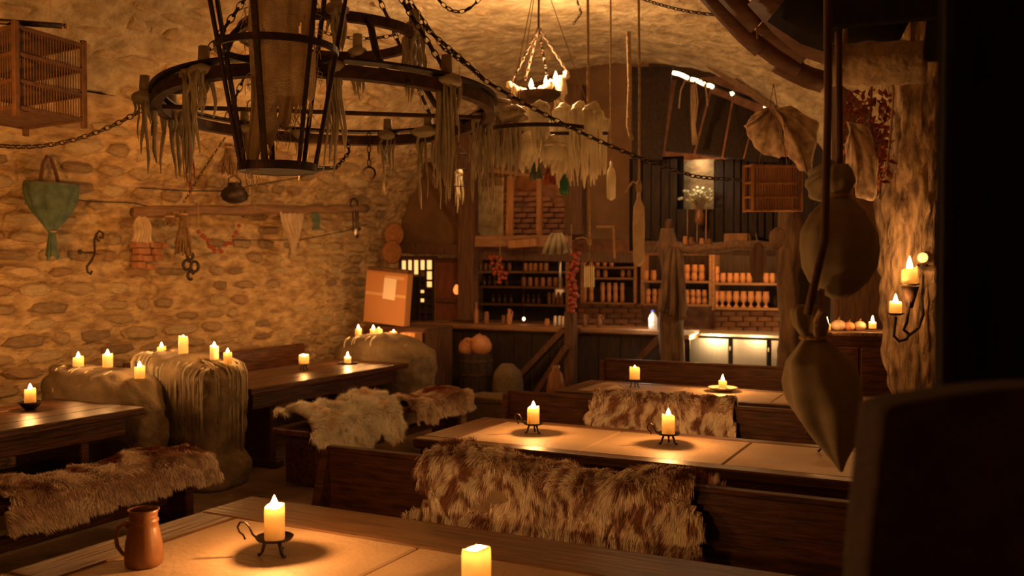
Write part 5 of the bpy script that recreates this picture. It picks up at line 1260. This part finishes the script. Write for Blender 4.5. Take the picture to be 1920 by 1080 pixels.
# iron ring with keys
q = wq(664, 383, -6.76); t = thing('iron_tackle', q, 'iron ring with hooks and keys hanging at the end of the log', 'hooks'); 
MB().torus((0, 0, 0), .07, .012, 24, 6, ax=MW).build('ring', M_IRON, t, smooth=True)
for dy, L_ in ((-.03, .30), (.03, .34), (.07, .25)): MB().tube([(0, dy, -.06), (0, dy+.01, -.06-L_*.6), (0, dy+.02, -.06-L_), (0, dy+.05, -.05-L_), (0, dy+.05, -.02-L_)], .009, 6).build('hook', M_IRON, t, smooth=True)
MB().blob((.02, .0, -.33), (.03, .035, .05), .2, 10, 8).build('bell', M_STEEL, t, smooth=True)
# small wire lantern by the oak post
q = P(862, 318, 8.6); t = thing('wire_lantern', q, 'small black wire lantern hanging by the oak post with wax below', 'lantern')
for z in (-.16, 0, .14): MB().torus((0, 0, z), .075, .005, 18, 5).build('hoop', M_IRON, t)
for k in range(5): a = 2*PI*k/5; MB().tube([(.075*math.cos(a), .075*math.sin(a), -.16), (.075*math.cos(a), .075*math.sin(a), .14), (0, 0, .22)], .004, 5).build('bar', M_IRON, t)
MB().tube([(0, 0, .22), (0, 0, .95)], .003, 4).build('cord', M_IRON, t); wax_cluster(mb := MB(), Vector((0, 0, -.02)), 12, .03, .1, .46, 7, (.005, .012)); mb.build('wax_drips', M_WAXL, t, smooth=True)

# ropes down the middle
def rope(pts, d, label, rad=.009, tail=None, name='hanging_rope', m=None):
    q = [P(a, b, d) for a, b in pts]; c = q[0]; t = thing(name, c, label, 'rope'); out = []
    for a, b in zip(q[:-1], q[1:]):
        for f in (0, .25, .5, .75): out.append(a.lerp(b, f)-c)
    out.append(q[-1]-c); MB().tube(out, rad, 6).build('rope_strand', m or M_ROPE, t, smooth=True)
    if tail: tail(t, q[-1]-c)
    return t
def knot(t, p): MB().blob(p, (.022, .022, .035), .2, 10, 7).build('knot', M_ROPE, t, smooth=True); MB().tube([p, p+Vector((-.05, 0, .03)), p+Vector((-.12, 0, .02))], .008, 5).build('loose_end', M_ROPE, t)
rope([(1102, -60), (1103, 200), (1105, 452)], 7.4, 'longest knotted rope hanging before the loft opening', .012, knot)
def phial(t, p): MB().lathe([(.006, -.30), (.035, -.28), (.038, -.12), (.030, -.06), (.012, -.03), (.010, .01)], 14, p).build('bottle', M_WAXL, t, smooth=True)
rope([(1145, -60), (1145, 150), (1146, 305)], 7.4, 'rope ending in a slim corked flask', .008, phial)
rope([(1178, 60), (1181, 160), (1178, 235), (1184, 262)], 7.6, 'thick frayed rope end hanging from the pole', .020)
def spindle(t, p): MB().blob(p+Vector((0, 0, -.02)), (.025, .025, .05), .2, 10, 7).build('knot', M_ROPE, t, smooth=True); MB().tube([p+Vector((-.11, 0, -.06)), p+Vector((-.05, 0, .02)), p], .008, 5).build('loose_end', M_ROPE, t); MB().lathe([(.01, -.62), (.042, -.58), (.046, -.3), (.040, -.17), (.018, -.12), (.012, -.04)], 14, p).build('wrapped_bobbin', M_RAG, t, smooth=True)
rope([(1197, -60), (1199, 150), (1198, 345)], 7.0, 'rope carrying a long pale wrapped bobbin', .010, spindle)
rope([(1118, 425), (1150, 425), (1151, 455), (1152, 485)], 8.4, 'short forked rope below the loft beside the bobbin', .012)
q = P(1105, 497, 8.8); t = thing('dipped_candles', q, 'bunch of pale dipped candles hanging by their wicks before the shelves', 'candles')
for k in range(5): MB().lathe([(.006, -.21), (.010, -.205), (.0095, -.02), (.003, 0)], 8, (-.045+.022*k, .004*(k % 2), 0)).build('taper', M_WAXL, t, smooth=True)
MB().tube([(-.045, 0, 0), (0, 0, .07), (.045, 0, 0)], .003, 4).build('wick_loop', M_ROPE, t); MB().tube([(0, 0, .07), (0, .02, .5)], .003, 4).build('string', M_ROPE, t)
q = P(1045, 445, 9.3); rag('grey_cloth', q.x, q.y, q.z+.04, .10, .30, .22, M_SACK, 'bunched grey cloth hooked under the loft sill', seed=12, folds=4, amp=.03)

# ------------------------------------------------------------ right side: patterned cloth, cage, sacks, rock, sconce
def fan(name, knot_, pts, m, label, d, d2=None, seed=0, group=None):
    """cloth gathered at knot_ and spreading to the outline pts (pixels at depth d)"""
    c = P(*knot_, d); t = thing(name, c, label, 'cloth', group); n = 40; mm = 16; V = []; out = []
    P_ = [P(a, b, d2 or d)-c for a, b in pts]
    for i in range(n):
        f = i/(n-1)*(len(P_)-1); k = min(int(f), len(P_)-2); out.append(P_[k].lerp(P_[k+1], f-k))
    for j in range(mm):
        v = j/(mm-1)
        for i in range(n): V.append(out[i]*v - _f*(.035*math.sin(i*.42+seed)*v*(1.25-v)*1.4+.012*math.sin(i*1.1+seed*2)*v+.07*math.sin(v*PI))+_u*(.015*math.sin(v*4+i*.3)*v))
    o = MB().add(V, [(j*n+i, j*n+i+1, (j+1)*n+i+1, (j+1)*n+i) for j in range(mm-1) for i in range(n-1)]).build('cloth', m, t, smooth=True)
    s_ = o.modifiers.new('s', 'SOLIDIFY'); s_.thickness = .005; return t
fan('leaf_print_cloth', (1445, 204), [(1408, 215), (1397, 235), (1403, 262), (1425, 280), (1462, 300), (1468, 262)], M_PRINT, 'leaf-printed cloth gathered at a knot, smaller swag over the slatted crate', 5.6, seed=1, group='leaf-print swags')
fan('leaf_print_cloth', (1450, 203), [(1470, 262), (1482, 292), (1500, 325), (1520, 328), (1528, 270), (1534, 235), (1490, 207)], M_PRINT, 'leaf-printed cloth, larger swag hanging beside the rope', 5.55, seed=2, group='leaf-print swags')
fan('leaf_print_cloth', (1588, 228), [(1585, 270), (1592, 330), (1605, 372), (1640, 372), (1645, 300), (1632, 250)], M_PRINT, 'leaf-printed cloth tied against the gnarled pillar', 5.9, seed=3, group='leaf-print swags')
fan('leaf_print_cloth', (1560, 300), [(1520, 318), (1508, 345), (1520, 372), (1560, 372), (1590, 330)], M_SACK, 'dark sagging cloth behind the upper sack', 5.2, seed=5)
# slatted crate hanging at right
c0 = P(1411, 394, 5.6); ex = (P(1502, 394, 5.75)-c0); ez = Vector((0, 0, 84*5.6/FPX)); ey = ex.cross(Vector((0, 0, 1))).normalized()*(-.08)
t = thing('slatted_crate', c0, 'small orange-brown slatted crate hanging in front of the plank wall', 'crate')
for a in (Vector(), ex, ex+ey, ey): MB().beam(a-Vector((0, 0, .01)), a+ez*1.03, .018, .018, ch=.002).build('corner_post', M_PINE, t)
for f in (0, .30, .62, 1.0):
    for a, b in ((Vector(), ex), (ex, ex+ey), (ex+ey, ey), (ey, Vector())): MB().beam(a+ez*f, b+ez*f, .013, .013, ch=.002).build('rail', M_PINE, t)
for q in range(1, 19):
    a = ex*q/19; MB().beam(a, a+ez, .0065, .0065, ch=.001).build('slat', M_PINE, t); MB().beam(a+ey, a+ey+ez, .0065, .0065, ch=.001).build('slat', M_PINE, t)
MB().box(ex*.5+ey*.5, (abs(ex.x)*.9, .12, .006), Matrix.Rotation(YAW, 3, 'Z')).build('crate_floor', M_PINE, t)
for f in (.2, .8): MB().tube([ex*f+ey*.5+ez, ex*.5+ey*.5+ez+Vector((0, 0, .5))], .003, 4).build('string', M_ROPE, t)
# gnarled pillar
q = P(1708, 600, 6.45); cx_, cy_ = q.x, q.y; t = thing('gnarled_pillar', (cx_, cy_, 0), 'massive gnarled timber pillar carrying the two-armed wall candelabrum', 'pillar')
pz = lambda px, py: (P(px, py, 6.45)-Vector((cx_, cy_, 0)))
pp = [Vector((0, 0, 0)), pz(1718, 760), pz(1712, 640), pz(1705, 520), pz(1708, 400), pz(1712, 280), pz(1716, 120), pz(1720, -60)]
def pillar_mesh():
    n = 64; seg = []; rads = []
    R0 = [.17, .17, .185, .205, .20, .185, .19, .22]
    for k in range(len(pp)-1):
        for e in range(14): f = e/14; seg.append(pp[k].lerp(pp[k+1], f)); rads.append(R0[k]*(1-f)+R0[k+1]*f)
    ang = np.linspace(0, 2*PI, n, endpoint=False); V = []
    for c, r0 in zip(seg, rads):
        q = np.stack([np.cos(ang)*3.2+3, np.sin(ang)*3.2, np.full(n, c.z*2.2)], 1); q2 = q*np.array([2.4, 2.4, 1.3])
        k = 1+.75*(fbm(q, 4, 21)-.5)+.6*(np.abs(fbm(q2, 3, 23)-.5)*2-.3)
        for a, kk in zip(ang, k): V.append((c.x+r0*kk*math.cos(a), c.y+r0*kk*math.sin(a), c.z))
    return MB().add(V, [(j*n+i, j*n+(i+1) % n, (j+1)*n+(i+1) % n, (j+1)*n+i) for j in range(len(seg)-1) for i in range(n)])
pillar_mesh().build('trunk', M_BARK2, t, smooth=True)
_a = P(1606, 640, 8.6); _w = 92*8.6/FPX  # post widened into an added dark backdrop covering the bright vault
o = MB().cbox((0, 0, 1.75), (_w, .12, 3.5), .01, Matrix.Rotation(YAW, 3, 'Z'), wob=.004).build('oak_post', M_WOODZ, None, (_a.x, _a.y, 0)); tag(o, 'dark post broadened as added backdrop behind the red leaves and the dark cabinet', 'post')
# two-armed sconce
sc0 = P(1722, 640, 6.2); t = thing('candle_sconce', sc0, 'black iron two-armed candelabrum on the gnarled pillar', 'sconce')
def sp(px, py, d=6.1): return P(px, py, d)-sc0
MB().tube([sp(1728, 555, 6.2), sp(1731, 590, 6.1), sp(1722, 615, 6.08), sp(1706, 628, 6.05), sp(1694, 618, 6.03), sp(1700, 605, 6.0), sp(1705, 570, 6.0), sp(1705, 540, 6.0)], .010, 8).build('arm', M_IRON, t, smooth=True)
MB().tube([sp(1706, 626, 6.05), sp(1700, 636, 6.0), sp(1686, 640, 5.98), sp(1676, 630, 5.96), sp(1678, 610, 5.95), sp(1680, 594, 5.95)], .009, 8).build('arm', M_IRON, t, smooth=True)
for (px, py, d, w_) in ((1705, 535, 6.0, .060), (1679, 590, 5.95, .050)):
    MB().lathe([(.004, -.006), (w_*.6, -.004), (w_*1.1, .008), (w_*1.05, .011), (w_*.5, .002), (.004, .002)], 20, sp(px, py, d)).build('drip_pan', M_IRON, t, smooth=True)
MB().lathe([(.014, 0), (.05, .13), (.055, .14), (.02, .005)], 14, sp(1706, 578, 6.02)).build('cone_socket', M_RUST, t, smooth=True)
candle(P(1705, 532, 6.0), .048, .10, 'broad candle with three tongues of flame on the upper arm of the pillar candelabrum', 'pillar candelabrum candles', 2.6, 51, fh=.09)
candle(P(1679, 587, 5.95), .038, .07, 'small candle on the lower arm of the pillar candelabrum', 'pillar candelabrum candles', 1.8, 52, fh=.06)
# glass chimneys halo and round reflector on the pillar
q = P(1730, 483, 6.2); t = thing('round_lamp', q, 'small round glowing lamp on the pillar above the candelabrum', 'lamp'); MB().blob((0, 0, 0), (.034, .028, .034), .05, 14, 10).build('globe', M_PANE, t, smooth=True); MB().lathe([(.03, -.06), (.035, -.045), (.03, -.04)], 12).build('fitting', M_IRON, t)
# cabinet with candles and gourds
cp = P(1608, 622, 7.6); t = thing('dark_cabinet', (cp.x, cp.y, 0), 'dark wooden cabinet beside the gnarled pillar topped with candles', 'cabinet', rz=YAW*.6); zc = cp.z
MB().cbox((0, .12, zc*.5), (.58, .42, zc-.04), .01, wob=.003).build('cabinet_body', M_WOOD, t); MB().cbox((0, .12, zc-.015), (.66, .48, .03), .006).build('top_board', M_WOODZ, t)
for sx in (-1, 1): dr_ = MB().cbox((sx*.14, -.095, zc*.5), (.26, .02, zc*.8), .006).build('door', M_WOOD, t); MB().blob((sx*.03, -.115, zc*.5), .012, 0, 8, 6).build('knob', M_IRON, dr_, smooth=True)
candle(P(1550, 619, 7.5), .030, .05, 'burnt candle on the sack side of the dark cabinet', 'candles on the dark cabinet', 1.8, 61, fh=.06)
candle(P(1636, 616, 7.6), .030, .05, 'burnt candle on the pillar side of the dark cabinet', 'candles on the dark cabinet', 1.8, 62, fh=.06)
for (px, py, r_, m, lab) in ((1572, 606, .055, M_SLAB, 'pale round gourd beside the cabinet candle'), (1592, 606, .045, M_TERRA, 'orange gourd in the middle of the cabinet top'), (1612, 608, .048, M_SLAB, 'ribbed pale gourd next to the pillar-side candle')):
    q = P(px, py, 7.72); q.z = zc+r_*.8; t = thing('gourd', q, lab, 'gourd'); n = 24; V = []
    for j in range(13):
        th_ = PI*j/12
        for i in range(n): a = 2*PI*i/n; kk = 1+.08*abs(math.sin(a*4)); V.append((r_*kk*math.sin(th_)*math.cos(a), r_*kk*math.sin(th_)*math.sin(a), r_*.85*math.cos(th_)))
    MB().add(V, [(j*n+i, (j+1)*n+i, (j+1)*n+(i+1) % n, j*n+(i+1) % n) for j in range(12) for i in range(n)]).build('gourd_body', m, t, smooth=True); MB().tube([(0, 0, r_*.8), (.008, 0, r_*1.25)], .006, 6).build('stalk', M_HERB, t)
# dried red leaves on the pillar and pale rope
lf = thing('dried_leaf_branch', P(1635, 175, 6.0), 'hanging branch of dark red dried leaves beside the pillar', 'branch'); c = lf.location; rr = random.Random(4)
MB().tube([Vector((0, 0, .15)), P(1632, 230, 6.0)-c, P(1652, 330, 6.0)-c, P(1650, 375, 6.0)-c], .007, 6).build('twig', M_HERB, lf)
for k in range(210):
    px, py = rr.uniform(1588, 1672), rr.uniform(165, 290) if k < 170 else rr.uniform(280, 340)
    if k >= 170: px = rr.uniform(1630, 1662)
    p_ = P(px, py, 6.0+rr.uniform(-.12, .12))-c; a = Vector((rr.uniform(-1, 1), rr.uniform(-1, 1), rr.uniform(-1.4, .3))).normalized(); b_ = a.orthogonal().normalized(); L_ = rr.uniform(.045, .085); w_ = L_*.3; n_ = a.cross(b_)*.006
    MB().add([p_, p_+a*L_*.5+b_*w_+n_, p_+a*L_, p_+a*L_*.5-b_*w_+n_, p_+a*L_*.5-n_], [(0, 1, 4), (1, 2, 4), (2, 3, 4), (3, 0, 4)]).build('leaf', M_LEAF, lf)
rope([(1678, 90), (1674, 200), (1664, 312), (1655, 330)], 5.6, 'thin pale cord hanging in front of the red leaves', .007)
# sacks on ropes
def hsack(name, prof, px, py0, py1, d, m, label, seed, folds=7, amp=.05, lean=0):
    """sack of revolution-like shape; prof = [(fraction down, half width px)]"""
    c = P(px, py0, d); t = thing(name, c, label, 'sack', 'linen sacks hanging on ropes', rz=YAW); n, mm = 64, 48; k = d/FPX; H = (py1-py0)*k; V = []
    fr = [a for a, _ in prof]; wv = [b for _, b in prof]
    for j in range(mm):
        v = j/(mm-1); r_ = float(np.interp(v, fr, wv))*k
        for i in range(n):
            a = 2*PI*i/n; g = amp*(1+1.5*max(0, .25-v)*4)*math.sin(folds*a+seed+v*2)+.5*amp*math.sin(3*a-v*7+seed)+amp*.5*math.sin(5*a+v*13)
            V.append((r_*(1+g)*math.cos(a)+lean*v*k*1.0, r_*(1+g)*math.sin(a)*.8, -H*v))
    o = MB().add(V, [(j*n+i, j*n+(i+1) % n, (j+1)*n+(i+1) % n, (j+1)*n+i) for j in range(mm-1) for i in range(n)]+[tuple(range(n-1, -1, -1)), tuple((mm-1)*n+i for i in range(n))]).build('sack_body', m, t, smooth=True)
    return t, H, k
d_ = 2.75
s1, H1, k1 = hsack('hanging_sack', [(0, 16), (.05, 25), (.13, 30), (.20, 20), (.235, 15), (.27, 28), (.36, 50), (.50, 69), (.62, 72), (.76, 68), (.88, 52), (.96, 30), (1, 12)], 1574, 308, 560, d_, M_SACK, 'plump grey linen sack hanging above the pointed one', 1, 8, .03)
MB().torus((0, 0, -.235*H1), .028, .006, 20, 6).build('tie', M_ROPE, s1)
s2, H2, k2 = hsack('hanging_sack', [(0, 18), (.03, 28), (.12, 31), (.17, 24), (.20, 19), (.23, 28), (.34, 60), (.46, 71), (.58, 69), (.70, 56), (.82, 36), (.93, 14), (1, 3)], 1512, 572, 886, d_-.05, M_SACK, 'grey linen sack tied at the neck and tapering to a point', 4, 6, .07, lean=68)
MB().torus((13*k2, 0, -.195*H2), .034, .006, 20, 6).build('tie', M_ROPE, s2); MB().tube([(13*k2, -.03, -.195*H2), (6*k2, -.06, -.08*H2), (2*k2, -.12, -.02*H2), (3*k2, -.12, .05)], .008, 6).build('tie_cord', M_ROPE, s2)
rope([(1552, -60), (1553, 200), (1546, 450), (1514, 590)], d_-.17, 'dark twisted rope running from the vault to the neck of the pointed sack', .012, m=M_WOODZ)
rope([(1572, 60), (1574, 200), (1574, 320)], d_, 'second rope holding the plump sack', .010, m=M_WOODZ)
# pale weathered beam overhead and curved bark slabs
a = P(1558, 122, 2.9); b = P(1738, 116, 2.8); c = (a+b)/2; t = thing('bark_roll', c, 'thick pale-barked log hanging overhead between rope and dark post', 'log'); n = 12
MB().tube([(a-c).lerp(b-c, i/n) for i in range(n+1)], [.066*R.uniform(.94, 1.06) for _ in range(n+1)], 14).build('log_body', M_BARKP, t, smooth=True)
for f in (.15, .85): MB().tube([(a-c).lerp(b-c, f)+Vector((0, 0, .05)), (a-c).lerp(b-c, f)+Vector((0, 0, 1.0))], .008, 6).build('sling', M_ROPE, t)
bs = thing('bark_slabs', P(1440, 40, 5.0), 'sheaf of curved dried bark slabs slung under the vault', 'bark'); c = bs.location
def slab(pts, w_, d, m):
    q = [P(a_, b_, d)-c for a_, b_ in pts]; mb = MB(); n = len(q); V = []
    for k, p_ in enumerate(q):
        dr = (q[min(k+1, n-1)]-q[max(k-1, 0)]).normalized(); sd = dr.cross(_f).normalized()
        if sd.z < 0: sd = -sd
        for j in range(6): f = j/5-.5; V.append(p_+sd*w_*f+_f*(w_*1.1*(4*f*f)-.05)*(.8))
    o = mb.add(V, [(k*6+j, k*6+j+1, (k+1)*6+j+1, (k+1)*6+j) for k in range(n-1) for j in range(5)]).build('slab', m, bs, smooth=True); s_ = o.modifiers.new('s', 'SOLIDIFY'); s_.thickness = .014
slab([(1318, -25), (1352, 12), (1398, 62), (1430, 90)], .08, 5.1, M_CURVE)
slab([(1420, 78), (1455, 105), (1500, 128)], .07, 5.1, M_CURVE)
slab([(1352, -30), (1400, 20), (1425, 44)], .09, 4.95, M_CURVE)
slab([(1430, 40), (1470, 72), (1515, 102)], .08, 4.9, M_CURVE)
slab([(1400, -40), (1440, -5), (1465, 30)], .08, 4.8, M_CURVE)
slab([(1475, 38), (1515, 75), (1560, 92)], .08, 4.8, M_CURVE)
slab([(1460, 112), (1490, 128), (1520, 142), (1548, 150)], .10, 5.2, M_CURVE)
slab([(1450, -40), (1500, 15), (1540, 50), (1600, 70)], .22, 4.6, M_CURVE)
slab([(1500, -40), (1560, 0), (1620, 20), (1700, 30)], .30, 4.3, M_BLACK)
for (px, py) in ((1362, 10), (1420, 72), (1500, 60)): MB().tube([P(px, py, 5)-c, P(px-2, py-140, 5)-c], .006, 5).build('tie', M_ROPE, bs)
# dark canopy above the sacks, dark post and the draped chair-back close to the camera
def slabbox(name, corners_near, dn, thick, m, label, cat): pass
t = thing('dark_canopy', P(1760, -20, 2.6), 'blackened board canopy above the pale-barked log', 'canopy'); c = t.location
for k, (a_, b_) in enumerate([((1560, 8), (1990, -40)), ((1600, -30), (1990, -90)), ((1740, 70), (1990, 50))]):
    MB().beam(P(*a_, 2.75)-c, P(*b_, 2.3)-c, .035, .14, up=(0, 0, 1), wob=.003).build('board', M_BLACK, t)
t = thing('dark_post', (P(1860, 500, 1.55).x, P(1860, 500, 1.55).y, 0), 'broad blackened oak post close to the camera', 'post'); c = Vector(t.location); 
pl = P(1774, 500, 1.5); pr_ = P(2050, 500, 1.5); ctr = (pl+pr_)/2; wd = (pr_-pl).length
MB().cbox((ctr.x-c.x+_f.x*.025, ctr.y-c.y+_f.y*.025, 1.5), (wd, .05, 3.0), .012, Matrix.Rotation(YAW, 3, 'Z'), wob=.0015).build('post_body', M_BLACKP, t)
t = thing('draped_chair_back', (P(1780, 900, 1.15).x, P(1780, 900, 1.15).y, 0), 'broad dark chair back draped in brown cloth close to the camera', 'chair'); c = Vector(t.location)
# padded back: rounded outline extruded along the view
def chair_outline(): return [(1650, 1300), (1622, 1160), (1628, 1040), (1640, 930), (1652, 820), (1658, 772), (1668, 760), (1695, 754), (1740, 746), (1800, 737), (1870, 728), (1960, 722), (2060, 720), (2140, 720), (2160, 1300)]
def loft(outs, nm, m, cap=True):
    n = len(outs[0]); V = [v for o_ in outs for v in o_]; fs = [(k*n+i, k*n+(i+1) % n, (k+1)*n+(i+1) % n, (k+1)*n+i) for k in range(len(outs)-1) for i in range(n)]
    fs += [tuple(range(n-1, -1, -1)), tuple((len(outs)-1)*n+i for i in range(n))]; return MB().add(V, fs).build(nm, m, t, smooth=False)
ol = chair_outline(); front = [P(a_, b_, 1.15)-c for a_, b_ in ol]; mid = sum((v for v in front), Vector())/len(front)
L0 = [mid+(v-mid)*.985 for v in front]; L1 = [v+_f*.015 for v in front]; L2 = [v+_f*.07 for v in front]; L3 = [mid+(v-mid)*.985+_f*.085 for v in front]
loft([L0, L1, L2, L3], 'backrest', M_BROWNC)
for px in (1640, 2080): q = P(px, 1200, 1.2)-c; MB().cbox((q.x, q.y, .45), (.05, .05, .9), .006).build('leg', M_BLACKP, t)
MB().cbox((mid.x+_f.x*.19, mid.y+_f.y*.19, .45), (.40, .18, .05), .01, Matrix.Rotation(YAW, 3, 'Z')).build('seat', M_BLACKP, t)
